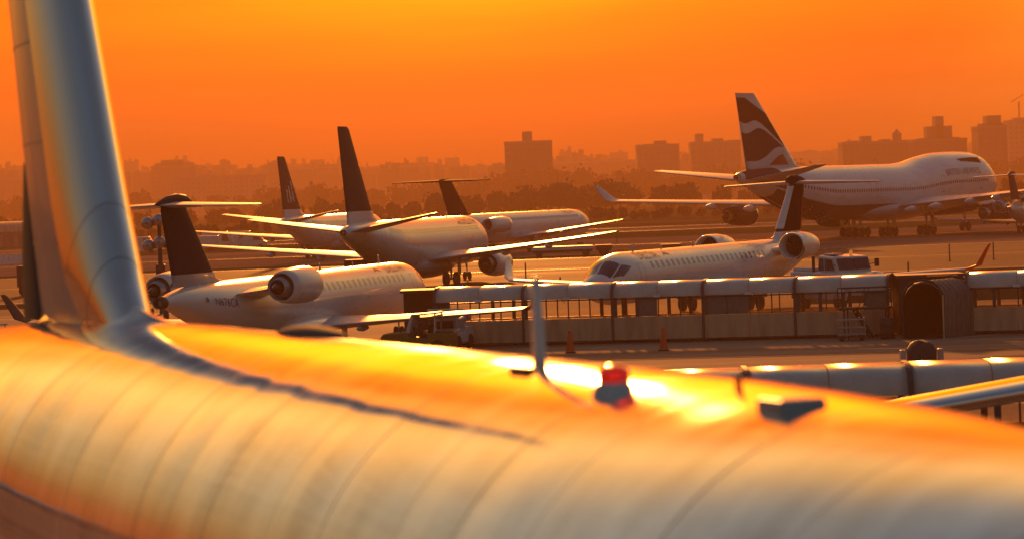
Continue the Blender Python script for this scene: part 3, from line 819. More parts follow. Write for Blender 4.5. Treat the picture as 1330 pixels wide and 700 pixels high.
# ------------------------------------------------------------------ regional jet
def regional_jet(name, X, Y, psi, label, reg=None, stab=4.27, finstyle=0, zs=0.0, span=1.0, tipmat='navy_paint'):
    x0 = 20.0
    e = place(psi, X, Y, name); tag(e, label, 'regional jet')
    body = Body([(0, 2.45 + zs, 2.2 + zs, .1), (.35, 2.75 + zs, 1.75 + zs, .45), (1.2, 3.1 + zs, 1.4, .85), (2.1, 3.50 + zs * .6, 1.22, 1.08), (3.1, 3.76 + zs * .4, 1.13, 1.24), (4.6, 3.82, 1.1, 1.33), (6, 3.82, 1.1, 1.345), (25, 3.82, 1.1, 1.345),
                 (28, 3.82, 1.25, 1.30), (31, 3.80, 1.75, 1.12), (33.6, 3.68, 2.35, .78), (35.3, 3.48, 2.8, .42), (36.2, 3.3, 2.98, .22)], x0)
    body.mesh(60, 36).build('fuselage', 'white_paint', e)
    b = MB(); rings = []
    for t in [i / 16 for i in range(17)]:
        x = 13.8 + 11 * t; s = math.sin(math.pi * t) ** .5
        rings.append([(x - x0, 1.62 * s * math.sin(a), 1.32 + .62 * s * math.cos(a)) for a in [2 * math.pi * k / 20 for k in range(20)]])
    b.loft(rings); b.build('belly_fairing', 'white_paint', e)
    for s in (-1, 1):
        w = wing_mb([(15.0 - x0, s * .6, 1.25, 6.2, .13), (15.7 - x0, s * 1.3, 1.3, 5.4, .12), (17.7 - x0, s * 4.6 * span, 1.5, 3.4, .11), (21.6 - x0, s * 11.9 * span, 1.95, 1.7, .10)], camber=.012).build('wing', 'wing_paint', e)
        wing_mb([(21.6 - x0, s * 11.9 * span, 1.95, 1.7, .10), (22.1 - x0, s * (11.9 * span + .5), 2.15, 1.4, .09), (23.2 - x0, s * (11.9 * span + .85), 3.15, .75, .08), (23.5 - x0, s * (11.9 * span + .9), 3.3, .5, .06)]).build('winglet', 'cone_orange' if finstyle and s < 0 else tipmat, w)  # facing jet: orange port winglet paints low sunlight on a white tip
        for yy, xx, zz in ((3.6, 19.6, 1.2), (6.4, 20.5, 1.42), (9.0, 21.4, 1.6)):
            b = MB(); b.lathe([(0, .02), (.3, .1), (.9, .15), (1.5, .1), (1.8, .02)], (xx - x0, s * yy, zz), 'x', 10); b.build('flap_fairing', 'wing_paint', w)
        wing_mb([(33.7 - x0, s * .1, 7.15, 2.6, .10), (35.0 - x0, s * stab * .96, 7.05, 1.3, .09), (35.2 - x0, s * stab, 7.05, 1.0, .06)]).build('tailplane', 'wing_paint', e)
        en = engine(e, (25.1 if finstyle else 25.9) - x0, s * (2.62 if finstyle else 2.85), 3.45, 3.5, .82, 'white_paint', cone=.9)
        wing_mb([(26.0 - x0, s * 1.0, 3.2, 4.2, .11), (26.3 - x0, s * 2.2, 3.35, 3.6, .10)]).build('pylon', 'white_paint', e)
        gear(e, 0, s * 2.05, 1.35, .46, .32, .6)
        # cockpit glazing: front screen and side window
        body.patch([(1.0, s * .08), (2.2, s * .05), (2.5, s * .72), (1.22, s * .98)], .012, 4, 5).build('cockpit_window', 'dark_glass', e)
        body.patch([(1.36, s * 1.03), (2.58, s * .78), (3.35, s * 1.02), (2.25, s * 1.28)], .012, 4, 4).build('cockpit_window', 'dark_glass', e)
        text_mesh('DELTA', .98, lambda u, v, w, s=s: body.pt(5.0 + (w - u) if s > 0 else 5.0 + u, s * (.80 - v / 1.35), .025), 'title_lettering', 'title_navy', e)
        b = MB()
        for pts in (((9.2, .42), (8.7, .72), (9.2, .62)), ((9.28, .42), (9.8, .72), (9.28, .62))):
            b.poly([body.pt(x, s * p, .025) for x, p in pts])
        b.build('title_emblem', 'title_red', e)
        door(body, e, 4.1, .8, .95, 1.95, s); door(body, e, 20.2, .6, .95, 1.35, s)
        if reg:
            text_mesh(reg, .62, lambda u, v, w, s=s: body.pt(30.2 + (w - u) if s > 0 else 30.2 + u, s * (1.62 - v / 1.2), .02), 'registration_lettering', 'title_navy', e)
            b = MB(); c = (33.1, s * 1.38)
            b.poly([body.pt(c[0] + .14 * math.cos(t), c[1] + .14 * math.sin(t) / .9, .02) for t in [2 * math.pi * k / 12 for k in range(12)]])
            b.build('round_mark', 'title_navy', e)
    gear(e, 3.4 - x0, 0, 1.3, .26, .16, .32)
    fm = 'navy_paint' if finstyle == 0 else 'maroon_paint'
    f = wing_mb([(28.3 - x0, 0, 3.75, 6.9, .03), (29.9 - x0, 0, 3.95, 5.0, .09), (33.0 - x0, 0, 6.9, 2.9, .12), (33.2 - x0, 0, 7.2, 2.6, .1)], True).build('fin', fm, e)
    wing_mb([(28.2 - x0, 0, 3.7, 7.02, .045), (29.82 - x0, 0, 3.95, 5.1, .10), (30.1 - x0, 0, 4.22, 4.9, .103)], True).build('fin_foot', 'white_paint' if finstyle else 'grey_paint', e)
    if finstyle:
        # pale leading edge strip
        b = MB(); rings = []
        for z, lx, c, tc in ((4.4, 30.35, 4.7, .1), (5.6, 31.6, 3.85, .11), (6.95, 33.0, 2.9, .12)):
            rings.append([(lx - .03 + a * c - x0, (1.0 if q >= 0 else -1.0) * (abs(q) * c + .012), z) for a, q in foil(tc) if a <= .16])
        b.loft(rings, False, False, False); b.build('fin_leading_edge', 'white_paint', e)
    b = MB(); rings = []
    for x, r, zc in ((32.4, .03, 7.22), (32.7, .2, 7.28), (33.3, .33, 7.34), (34.2, .36, 7.36), (35.2, .28, 7.3), (36.0, .14, 7.22), (36.5, .03, 7.18)):
        rings.append([(x - x0, r * .85 * math.sin(a), zc + r * .75 * math.cos(a)) for a in [2 * math.pi * k / 16 for k in range(16)]])
    b.loft(rings); b.build('tail_bullet', fm, e)
    b = MB(); b.lathe([(0, .27), (.55, .24), (.55, .18), (0, .16)], (36.05 - x0, 0, 3.14), 'x', 16); b.build('auxiliary_exhaust', 'burnt_metal', e)
    cabin_windows(body, e, 6.0, 24.6, .79, 1.08, .26, .40)
    small_blade(e, body, 6.2, .42, .35, 'grey_paint'); small_blade(e, body, 10.5, .25, .3, 'grey_paint'); small_blade(e, body, 15.5, .3, .35, 'grey_paint')
    return e

regional_jet('regional_jet', -10.3, 143.0, 15.2, 'white regional jet seen from behind with dark T tail, at left', 'N676CA')
regional_jet('regional_jet', 11.9, 176.2, 203.6, 'white regional jet facing the camera behind the long walkway', None, 5.0, 1, -.2, 1.17, 'white_paint')
regional_jet('regional_jet', 64.7, 378.0, 21.4, 'small far regional jet at the right edge below the jumbo nose', None)

# ------------------------------------------------------------------ high wing jet at the right edge (only its wing shows)
def high_wing_jet():
    # measured so that the polished wing crosses the picture behind the foreground roof
    e = empty('parked_jet', (24.5, 60.0, 0), R(90 - 8)); tag(e, 'polished metal wing with bright leading edge at the right edge', 'aircraft')
    # local x aft (away from the camera), local y starboard
    body = Body([(-12, 3.0, 2.7, .1), (-11, 3.8, 1.9, .8), (-9, 4.6, 1.4, 1.5), (-6, 4.85, 1.2, 1.78), (6, 4.85, 1.2, 1.78), (11, 4.7, 2.2, 1.1), (15, 4.4, 3.4, .3)], 0)
    body.mesh(36, 24).build('fuselage', 'white_paint', e)
    for s in (-1, 1):
        w = wing_mb([(-2.6, s * .6, 4.95, 4.6, .15), (-2.2, s * 6, 4.1, 3.9, .15), (-1.2, s * 18.5, 2.22, 2.6, .16), (-.8, s * 22, 1.7, 1.4, .1)], camber=.01).build('wing', 'dull_metal', e)
        b = MB(); rings = []
        for (x, y, z, c, tc) in ((-2.61, s * .6, 4.95, 4.6, .15), (-2.21, s * 6, 4.1, 3.9, .15), (-1.21, s * 18.5, 2.22, 2.6, .16), (-.81, s * 22, 1.7, 1.4, .1)):
            rings.append([(x + a * c * 1.0, y, z + t * c * 1.03 + .01 * c * math.sin(math.pi * a)) for a, t in foil(tc) if a <= .30])
        b.loft(rings, False, False, False); b.build('leading_edge', 'polished_metal', w)
        engine(e, -3.6, s * 5.0, 3.2, 2.8, .7)
        gear(e, 0, s * 2.0, 1.5, .5, .3, .5)
    gear(e, -8.5, 0, 1.6, .4, .25, .4)
    wing_mb([(8, 0, 4.0, 6, .06), (12, 0, 8.2, 3.4, .09)], True).build('fin', 'white_paint', e)
    wing_mb([(12, -4.5, 8.2, 1.6, .09), (11.4, 0, 8.2, 2.8, .09), (12, 4.5, 8.2, 1.6, .09)]).build('tailplane', 'white_paint', e)
high_wing_jet()

# ------------------------------------------------------------------ foreground airliner under the camera
def foreground_jet():
    th = R(20.8)
    a = Vector((-math.sin(th), math.cos(th)))
    e = empty('foreground_airliner', (-.39, 23.8, 0), math.atan2(a.y, a.x))
    tag(e, 'large blurred metal fuselage roof and fin of the nearest airliner', 'airliner')
    C, RR = 5.88, 1.98
    lo = C - 2 * RR
    body = Body([(-13.0, 3.6, 3.2, .15), (-12.6, 4.2, 2.75, .6), (-11.6, 4.85, 2.35, 1.15), (-10.2, 5.40, 2.08, 1.6), (-8.4, 5.72, 1.96, 1.80), (-6.6, 5.84, lo, 1.92), (-4.4, 5.885, lo, RR - .01), (-2.5, 5.89, lo, RR), (5, 5.88, lo, RR), (8, 5.88, lo + .25, RR), (12, 5.84, lo + .9, 1.86), (16, 5.70, 2.9, 1.5), (20, 5.4, 3.9, .8), (22, 5.15, 4.4, .3)], 0)
    joints = []
    x, k = -10.6, 0
    while x < 15:
        joints.append(x); x += (1.0, 1.45, 1.2, 1.6, 1.1)[k % 5]; k += 1
    edges = [-13.0, -12.6, -12.2, -11.6, -11.1] + joints + [16, 17, 18, 19, 20, 21, 22]
    b = MB(); rings = []
    rj = random.Random(5)
    for xa, xb in zip(edges[:-1], edges[1:]):
        n_ = 8 if xa >= -10.7 and xb < 16 else 2
        pil = rj.uniform(.001, .0028) if n_ == 8 else 0
        ph0 = rj.uniform(0, 6.3); wob = rj.uniform(.0003, .001)
        for i in range(n_):
            u = i / n_; s_ = math.sin(math.pi * u)
            rings.append([body.pt(xa + (xb - xa) * u, 2 * math.pi * j / 120, s_ * (pil + wob * math.sin(2 * math.pi * j / 120 * 7 + ph0))) for j in range(120)])
    rings.append([body.pt(22, 2 * math.pi * j / 120) for j in range(120)])
    b.loft(rings); b.build('fuselage', 'skin', e)
    # skin joints: thin butt straps round the body, and lengthwise ones
    for k, x in enumerate(joints):
        w = (.007, .012, .006, .014)[k % 4]
        body.patch([(x - w / 2, -2.2), (x + w / 2, -2.2), (x + w / 2, 1.9), (x - w / 2, 1.9)], .0025, 1, 80).build('skin_joint', 'skin_seam', e)
    for ph in (-.75,):
        body.patch([(-10, ph), (14, ph), (14, ph + .006), (-10, ph + .006)], .002, 60, 1).build('skin_joint', 'skin_seam', e)
    # fin with polished leading edge
    st = [(9.3, 0, 5.55, 6.4, .05), (10.4, 0, 5.86, 5.0, .135), (10.95, 0, 6.35, 4.6, .175), (11.55, 0, 7.2, 4.3, .19), (12.85, 0, 9.6, 3.7, .20), (15.1, 0, 13.4, 2.9, .19)]
    wing_mb(st, True).build('fin', 'fin_paint', e)
    st2 = []
    n = 14
    ring_lvls = []
    def interp(z):
        for p, q in zip(st[:-1], st[1:]):
            if p[2] <= z <= q[2]:
                t = (z - p[2]) / (q[2] - p[2]); return [p[i] + (q[i] - p[i]) * t for i in range(5)]
    afx = [0, .002, .006, .014, .025, .04, .06, .085, .11, .14, .18, .23, .27]
    def le_ring(z, grow=.006):
        up, dn = [], []
        c0 = interp(max(z, 5.6))[3]
        for q in afx:
            z2 = max(5.56, z - .7 * q * c0)
            x, y, _, c, tc = interp(z2)
            th_ = 5 * tc * (.2969 * math.sqrt(q) - .126 * q - .3516 * q * q + .2843 * q ** 3 - .1036 * q ** 4) * c
            g = grow * (1 - q / .27)
            up.append((x + q * c - g, th_ + grow, z2)); dn.append((x + q * c - g, -th_ - grow, z2))
        return list(reversed(up)) + dn[1:]
    segs = [(5.80, 6.55), (6.56, 7.16), (7.17, 10.2), (10.21, 13.35)]
    for z0, z1 in segs:
        b = MB(); m = 8
        b.loft([le_ring(z0 + (z1 - z0) * i / m) for i in range(m + 1)], False, False, False)
        b.build('leading_edge_skin', 'polished_metal', e)
    # fillet where the fin meets the roof
    b = MB(); rings = []
    for i in range(25):
        t = i / 24; x = 8.7 + 6.0 * t
        w = (.06 + .30 * min(1, t / .28) ** 1.3) * (1 - .3 * max(0, t - .4))
        h = .02 + .22 * min(1, t / .35) ** 1.6
        c, _, hw = catmull(body.tab, x); 
        prof = []
        for j in range(-8, 9):
            u = j / 8
            yy = u * w; zz_ = c - (1 - math.sqrt(max(0, 1 - (yy / hw) ** 2))) * (c - 3.9) - .02
            prof.append((x, yy, zz_ + h * max(0, 1 - abs(u)) ** 2.2 + .012))
        rings.append(prof)
    b.loft(rings, False, False, False); b.build('fin_fillet', 'polished_metal', e)
    # panel joints and hinge line on the fin sides
    def fin_pt(q, z, s):
        x, y, _, c, tc = interp(z)
        t_ = 5 * tc * (.2969 * math.sqrt(q) - .126 * q - .3516 * q * q + .2843 * q ** 3 - .1036 * q ** 4) * c
        return (x + q * c, s * (t_ + .008), z)
    for s in (-1, 1):
        for q0, w_ in ((.50, .006), (.70, .010)):
            b = MB()
            for i in range(16):
                za, zb = 6.1 + 7 * i / 16, 6.1 + 7 * (i + 1) / 16
                b.poly([fin_pt(q0, za, s), fin_pt(q0 + w_, za, s), fin_pt(q0 + w_, zb, s), fin_pt(q0, zb, s)])
            b.build('fin_joint', 'skin_seam', e)
        for z0 in (6.7, 7.9, 9.1, 10.4):
            b = MB()
            for i in range(10):
                qa, qb = .29 + .66 * i / 10, .29 + .66 * (i + 1) / 10
                b.poly([fin_pt(qa, z0, s), fin_pt(qb, z0, s), fin_pt(qb, z0 + .02, s), fin_pt(qa, z0 + .02, s)])
            b.build('fin_joint', 'skin_seam', e)
    # rudder gap
    wing_mb([(15.2, 0, 5.75, 1.25, .12), (15.45, 0, 6.6, .95, .12), (15.75, 0, 7.7, .35, .1)], True).build('rudder', 'dark_metal', e)
    for s in (-1, 1):
        wing_mb([(15.6, s * .4, 4.0, 4.2, .1), (19.0, s * 5.6, 4.25, 1.7, .09)]).build('tailplane', 'wing_paint', e)
        w = wing_mb([(-4, s * 1.2, 2.9, 7.5, .14), (.5, s * 7, 3.2, 4.2, .12), (6.5, s * 17, 3.7, 1.6, .10)]).build('wing', 'wing_paint', e)
        engine(e, -5.2, s * 5.75, 2.0, 4.6, 1.1)
        gear(e, 2.0, s * 3.6, 2.4, .56, .4, .9)
        for j, (xa, xb, p0, p1) in enumerate(((-11.9, -11.1, .35, .9), (-11.3, -10.3, .95, 1.25))):
            body.patch([(xa, s * (p0 - .25)), (xb, s * (p0 - .25)), (xb + .1, s * p0 * 1.1), (xa, s * p1)], .012).build('cockpit_window', 'dark_glass', e)
    gear(e, -9.0, 0, 2.0, .38, .22, .45)
    cabin_windows(body, e, -8.6, 14.5, .53, 1.86, .25, .36)
    # roof fittings, measured from the photograph
    def roof(px, py, off=0.0):
        """point of the fuselage roof on a sight line, in local coordinates"""
        best = None
        inv = Matrix.Translation((-.39, 23.8, 0)) @ Matrix.Rotation(math.atan2(a.y, a.x), 4, 'Z')
        inv = inv.inverted()
        o = inv @ Vector((0, 0, CAMH)); d = (inv @ at(px, py, 30)) - o
        t = .2; last = None
        while t < 1.9:
            p = o + d * t
            c, bl, hw = catmull(body.tab, p.x)
            if -13 < p.x < 20 and p.z < c + .001:
                zc, rz = (c + bl) / 2, (c - bl) / 2
                if (p.y / hw) ** 2 + ((p.z - zc) / rz) ** 2 < 1: return p
            t += .002
        return None
    def grounded(px, py):
        p = roof(px, py)
        k = 0
        while p is None and k < 40:
            py += 1.5; k += 1; p = roof(px, py)
        return p
    p = grounded(708, 478)
    b = wing_mb([(p.x, p.y, p.z - .06, .24, .30), (p.x + .03, p.y, p.z + .25, .20, .30), (p.x + .06, p.y, p.z + .60, .16, .30), (p.x + .08, p.y, p.z + .64, .10, .25)], True)
    b.build('blade_antenna', 'white_paint', e)
    p = grounded(798, 508)
    b = MB(); b.lathe([(p.z - .05, .15), (p.z + .02, .14), (p.z + .05, .112), (p.z + .06, .108)], (p.x, p.y, 0), 'z', 24); bea = b.build('beacon', 'machine_white', e)
    b = MB(); b.lathe([(p.z + .055, .100), (p.z + .09, .106), (p.z + .125, .104), (p.z + .155, .085), (p.z + .17, .045), (p.z + .174, .005)], (p.x, p.y, 0), 'z', 24); b.build('beacon_lens', 'red_lens', bea)
    p = grounded(405, 436)
    b = MB(); rings = []
    for i in range(15):
        t = i / 14; s = math.sin(math.pi * t) ** .42
        rings.append([(p.x - .95 + 1.9 * t, p.y + .22 * s * math.cos(q), p.z - .03 + .13 * s * max(-.2, math.sin(q))) for q in [2 * math.pi * j / 18 for j in range(18)]])
    b.loft(rings); b.build('antenna_fairing', 'fairing_grey', e)
    p = grounded(678, 483)
    b = MB(); b.box(p.x - .16, p.x + .16, p.y - .04, p.y + .04, p.z - .02, p.z + .04); b.build('roof_vent', 'dark_metal', e, .01)
    p = grounded(1028, 530)
    b = MB(); b.box(p.x - .17, p.x + .17, p.y - .15, p.y + .15, p.z - .05, p.z + .065); b.build('antenna_box', 'grey_paint', e, .025)
    p = grounded(965, 506)
    b = wing_mb([(p.x, p.y, p.z - .03, .12, .2), (p.x + .03, p.y, p.z + .09, .08, .2)], True); b.build('drain_mast', 'dark_metal', e)
    return e
foreground_jet()

# ------------------------------------------------------------------ covered walkways
def arch(w, z0, z1, n=12, th=0.0):
    """rounded roof profile in y-z, from one eave over the top to the other"""
    pts = []
    for i in range(n + 1):
        t = math.pi * i / n
        y = -math.cos(t); z = math.sin(t)
        y = math.copysign(abs(y) ** .55, y); z = z ** .6 if z > 0 else 0
        pts.append((y * (w / 2 + th), z0 + (z1 - z0 + th) * z))
    return pts
def walkway(name, label, P, Q, module, halves, glaze, top=2.81, floor=.16, w=2.5, cat='walkway', blind=(), seed=1):
    rnd = random.Random(seed)
    P, Q = Vector(P), Vector(Q); d = Q - P; L = d.length
    e = empty(name, ((P.x + Q.x) / 2, (P.y + Q.y) / 2, 0), math.atan2(d.y, d.x)); tag(e, label, cat)
    n = max(1, round(L / module)); ml = L / n
    eave = floor + (top - floor) * .74; sill = floor + (top - floor) * .40
    cell = ml / halves
    x = -L / 2
    roofs = {}
    for i in range(n * halves):
        xa, xb = x + i * cell + .012, x + (i + 1) * cell - .012
        if i % halves == 0: xa += .05
        if i % halves == halves - 1: xb -= .05
        b = MB()
        o = arch(w, eave, top, 14); inn = arch(w, eave, top, 14, -.05)
        k = len(o)
        na = b.add([(xa, y, z) for y, z in o]); nb = b.add([(xb, y, z) for y, z in o])
        ma = b.add([(xa, y, z) for y, z in inn]); mb_ = b.add([(xb, y, z) for y, z in inn])
        for j in range(k - 1):
            b.face((na + j, na + j + 1, nb + j + 1, nb + j)); b.face((ma + j, ma + j + 1, mb_ + j + 1, mb_ + j))
            b.face((na + j, na + j + 1, ma + j + 1, ma + j), True); b.face((nb + j, nb + j + 1, mb_ + j + 1, mb_ + j), True)
        b.build('roof_panel', 'roof_white', e)
        for s in (-1, 1):
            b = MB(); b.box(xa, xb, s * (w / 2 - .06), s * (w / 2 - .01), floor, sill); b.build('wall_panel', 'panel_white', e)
            # glazing: posts, panes
            m = glaze
            for g in range(m):
                ga = xa + (xb - xa) * g / m; gb = xa + (xb - xa) * (g + 1) / m
                b = MB(); pw = .05 if rnd.random() < .7 else .16
                b.box(ga, ga + pw, s * (w / 2 - .09), s * (w / 2 - .015), sill, eave); b.build('post', 'frame_brown', e)
                isb = any(u <= (ga + L / 2) / L < v for u, v in blind) and s < 0
                b = MB(); b.box(ga + pw + .004, gb - .004, s * (w / 2 - .05) - .008, s * (w / 2 - .05) + .008, sill + .004, eave - .004)
                b.build('blind_panel' if isb else 'window_pane', 'blind_panel' if isb else 'pane_glass', e)
    for i in range(n + 1):
        xc = x + i * ml
        b = MB()
        o = arch(w, eave, top, 14, .035); inn = arch(w, eave, top, 14, -.02)
        k = len(o)
        for xa in (xc - .06,):
            na = b.add([(xa, y, z) for y, z in o]); nb = b.add([(xa + .12, y, z) for y, z in o])
            ma = b.add([(xa, y, z) for y, z in inn]); mb_ = b.add([(xa + .12, y, z) for y, z in inn])
            for j in range(k - 1):
                b.face((na + j, na + j + 1, nb + j + 1, nb + j), True); b.face((ma + j, ma + j + 1, mb_ + j + 1, mb_ + j), True)
                b.face((na + j, na + j + 1, ma + j + 1, ma + j), True); b.face((nb + j, nb + j + 1, mb_ + j + 1, mb_ + j), True)
        for s in (-1, 1): b.box(xc - .06, xc + .06, s * w / 2 - .04, s * w / 2 + .02, floor, eave)
        b.build('joint_band', 'frame_brown', e)
        for s in (-1, 1):
            for dx in (-.5, .5):
                if abs(xc + dx) > L / 2: continue
                b = MB(); b.lathe([(-.05, .01), (-.05, .11), (.05, .11), (.05, .01)], (xc + dx, s * (w / 2 - .2), .115), 'y', 12); b.build('castor_wheel', 'black_rubber', e)
    b = MB(); b.box(-L / 2, L / 2, -w / 2 + .1, w / 2 - .1, floor + .02, floor + .09); b.build('floor', 'frame_brown', e)
    b = MB()
    for s in (-1, 1): b.box(-L / 2 + .03, L / 2 - .03, s * (w / 2 - .1) - .04, s * (w / 2 - .1) + .04, floor - .06, floor + .016)
    b.build('base_rail', 'dark_metal', e)
    for s in (-1, 1):
        b = MB(); b.tube((-L / 2, s * (w / 2 + .05), eave - .06), (L / 2, s * (w / 2 + .05), eave - .06), .03, None, 6); b.build('cable_conduit', 'dark_metal', e)
        for i in range(n):
            b = MB(); xc = x + (i + .5) * ml; b.box(xc - .16, xc + .16, s * (w / 2 + .07) - .05, s * (w / 2 + .07) + .05, eave - .02, eave + .09); b.build('wall_lamp', 'cone_white', e)
    return e

wl = lambda px, py, Y: gx(px, py, Y)
walkway('covered_walkway', 'long white glazed passenger walkway crossing behind the orange cones', (wl(572, 372, 146), 146.2, 0), (wl(1157, 355, 141), 141.2, 0), 4.05, 2, 2,
        blind=((.36, .40), (.44, .50), (.56, .66), (.93, .96)), seed=4)
walkway('covered_walkway', 'short glazed walkway at the right edge beyond the dark tunnel', (wl(1258, 352, 140.2), 140.3, 0), (wl(1390, 348, 139), 139.2, 0), 4.05, 2, 2, seed=8)
walkway('covered_walkway', 'near walkway whose rounded white roof shows above the foreground fuselage', (1.6, 72.6, 0), (20.5, 72.2, 0), 3.78, 2, 2, seed=5)

def slab_strip():   # flat dark end canopy at the left end of the long walkway
    X0, X1 = wl(528, 372, 150), wl(576, 372, 150)
    e = empty('walkway_canopy', ((X0 + X1) / 2, 150.5, 0)); tag(e, 'flat dark canopy on posts at the left end of the long walkway', 'canopy')
    hw = (X1 - X0) / 2 + .3
    b = MB(); b.box(-hw, hw, -1.4, 1.4, 2.5, 2.62); b.build('canopy_roof', 'tarp_dark', e)
    b = MB(); b.box(-hw + .1, hw - .1, 1.2, 1.3, .0, 2.5); b.build('back_panel', 'tarp_dark', e)
    for sx in (-1, 1):
        b = MB(); b.tube((sx * (hw - .2), -1.2, 0), (sx * (hw - .2), -1.2, 2.5), .05); b.build('post', 'dark_metal', e)
slab_strip()

# ------------------------------------------------------------------ dark boarding tunnel
def tunnel():
    p0 = at(1190, 432, 138)
    e = empty('boarding_tunnel', (p0.x + 1.15, 138.4, 0), R(56)); tag(e, 'dark canvas boarding tunnel with arched mouth beside the walkway', 'tunnel')
    W, H, L = 1.95, 2.55, 3.3        # local x runs along the tunnel away from the mouth, y across
    prof = [(-W / 2, 0.0), (-W / 2, 1.9), (-W / 2 + .22, 2.25), (-W / 4, 2.45), (0, H), (W / 4, 2.45), (W / 2 - .22, 2.25), (W / 2, 1.9), (W / 2, 0.0)]
    n = 7
    for i in range(n):
        xa, xb = -L / 2 + L * i / n, -L / 2 + L * (i + 1) / n - .02
        b = MB()
        for (q, s) in ((prof, 1.0),):
            rings = []
            for x_, k in ((xa, .97), (xa + .08, 1.0), ((xa + xb) / 2, 1.015), (xb - .08, 1.0), (xb, .97)):
                rings.append([(x_, y * k, z * k if z > 0 else .02) for y, z in q])
            b.loft(rings, False, False, False)
        b.build('canvas_section', 'tunnel_fabric', e)
    for x_ in (-L / 2, L / 2):
        b = MB()
        for (y0, z0), (y1, z1) in zip(prof[:-1], prof[1:]):
            b.tube((x_, y0 * 1.02, z0 * 1.02 + .02), (x_, y1 * 1.02, z1 * 1.02 + .02), .055, .055, 6)
        b.build('hoop_frame', 'dark_metal', e)
    b = MB()
    b.loft([[(x_, y * .93, z * .965 if z > 0 else .03) for y, z in prof] for x_ in (-L / 2 + .02, L / 2 - .12)], False, False, False); b.build('shade_lining', 'tunnel_shade', e)  # inner shell added to darken the mouth, its colour stands for shade
    b = MB(); b.tube((-L / 2 - .07, -W / 2 - .03, 0), (-L / 2 - .07, -W / 2 - .03, 1.95), .04); b.build('side_post', 'panel_white', e)
    b = MB(); b.box(L / 2 - .1, L / 2 - .04, -W / 2 + .06, W / 2 - .06, .03, 2.2); b.build('inner_door', 'tunnel_shade', e)
    b = MB(); b.box(-L / 2, L / 2, -W / 2 + .05, W / 2 - .05, .015, .08); b.build('floor', 'tunnel_shade', e)
    # dark frame block where it meets the walkways
    X0, X1 = wl(1161, 355, 141), wl(1255, 352, 140.5)
    f = empty('walkway_junction', ((X0 + X1) / 2, 141.6, 0)); tag(f, 'dark flat roofed junction box between the two walkway stretches', 'junction box')
    hw = (X1 - X0) / 2 - .12
    b = MB(); b.box(-hw, hw, -1.0, 1.3, .05, 2.62); b.build('body', 'tarp_dark', f, .02)
    b = MB(); b.box(-hw - .05, hw + .05, -1.1, 1.4, 2.62, 2.74); b.build('roof', 'frame_brown', f)
    b = MB(); b.box(-.2, hw - .3, -1.16, -1.102, 2.64, 2.72); b.build('roof_trim', 'polished_metal', f)
tunnel()

# ------------------------------------------------------------------ platform steps, rail cart, bin
def steps():
    p = at(1125, 432, 139.0)
    e = empty('access_steps', (p.x, 139.0, 0), R(4)); tag(e, 'dark metal platform steps with railings against the walkway', 'steps')
    b = MB(); b.box(-1.25, 1.15, -.55, .55, 1.36, 1.44); b.build('platform', 'dark_metal', e, .01)
    for x_ in (-.9, 1.0):
        for y_ in (-.45, .45):
            b = MB(); b.tube((x_, y_, 0), (x_, y_, 1.36), .035); b.build('leg', 'dark_metal', e)
    for y_ in (-.45, .45):
        b = MB(); b.tube((-.5, y_, 1.36), (.25, y_, .05), .06); b.build('stringer', 'dark_metal', e)
    for i in range(5):
        t = (i + .5) / 5
        b = MB(); b.box(-.62 + .75 * t, -.32 + .75 * t, -.42, .42, 1.34 - 1.28 * t, 1.37 - 1.28 * t); b.build('tread', 'dull_metal', e)
    for y_ in (-.5, .5):
        b = MB(); b.tube((-1.15, y_, 1.44), (-1.15, y_, 2.3), .025, None, 6); b.tube((1.1, y_, 1.44), (1.1, y_, 2.3), .025, None, 6); b.tube((-1.15, y_, 2.3), (1.1, y_, 2.3), .025, None, 6); b.tube((-.2, y_, 1.44), (.1, y_, 2.3), .02, None, 6)
        b.build('handrail', 'dark_metal', e)
    p = at(1106, 434, 137.5)
    c = empty('rail_cart', (p.x, 137.5, 0), R(-4)); tag(c, 'low tubular rail cart in front of the platform steps', 'cart')
    b = MB(); b.box(-.6, .6, -.4, .4, .2, .26); b.build('deck', 'dark_metal', c)
    for y_ in (-.4, .4):
        b = MB()
        for z_ in (.3, .6, .95): b.tube((-.6, y_, z_), (.6, y_, z_), .022, None, 6)
        for x_ in (-.6, -.2, .2, .6): b.tube((x_, y_, .22), (x_, y_, .95), .022, None, 6)
        b.build('side_rail', 'dull_metal', c)
    for x_ in (-.45, .45):
        for y_ in (-.32, .32):
            b = MB(); b.lathe([(-.04, .01), (-.04, .1), (.04, .1), (.04, .01)], (x_, y_, .1), 'y', 12); b.build('wheel', 'black_rubber', c)
    p = at(1153, 431, 137.9)
    o = MB(); o.lathe([(0, .01), (0, .30), (.03, .33), (.3, .345), (.33, .36), (.36, .345), (.62, .345), (.65, .36), (.68, .345), (.95, .34), (.97, .30), (.96, .01)], (0, 0, 0), 'z', 22)
    o = o.build('waste_drum', 'dark_metal'); o.location = (p.x, 137.9, 0); tag(o, 'dark steel drum standing beside the tunnel mouth', 'drum')
steps()

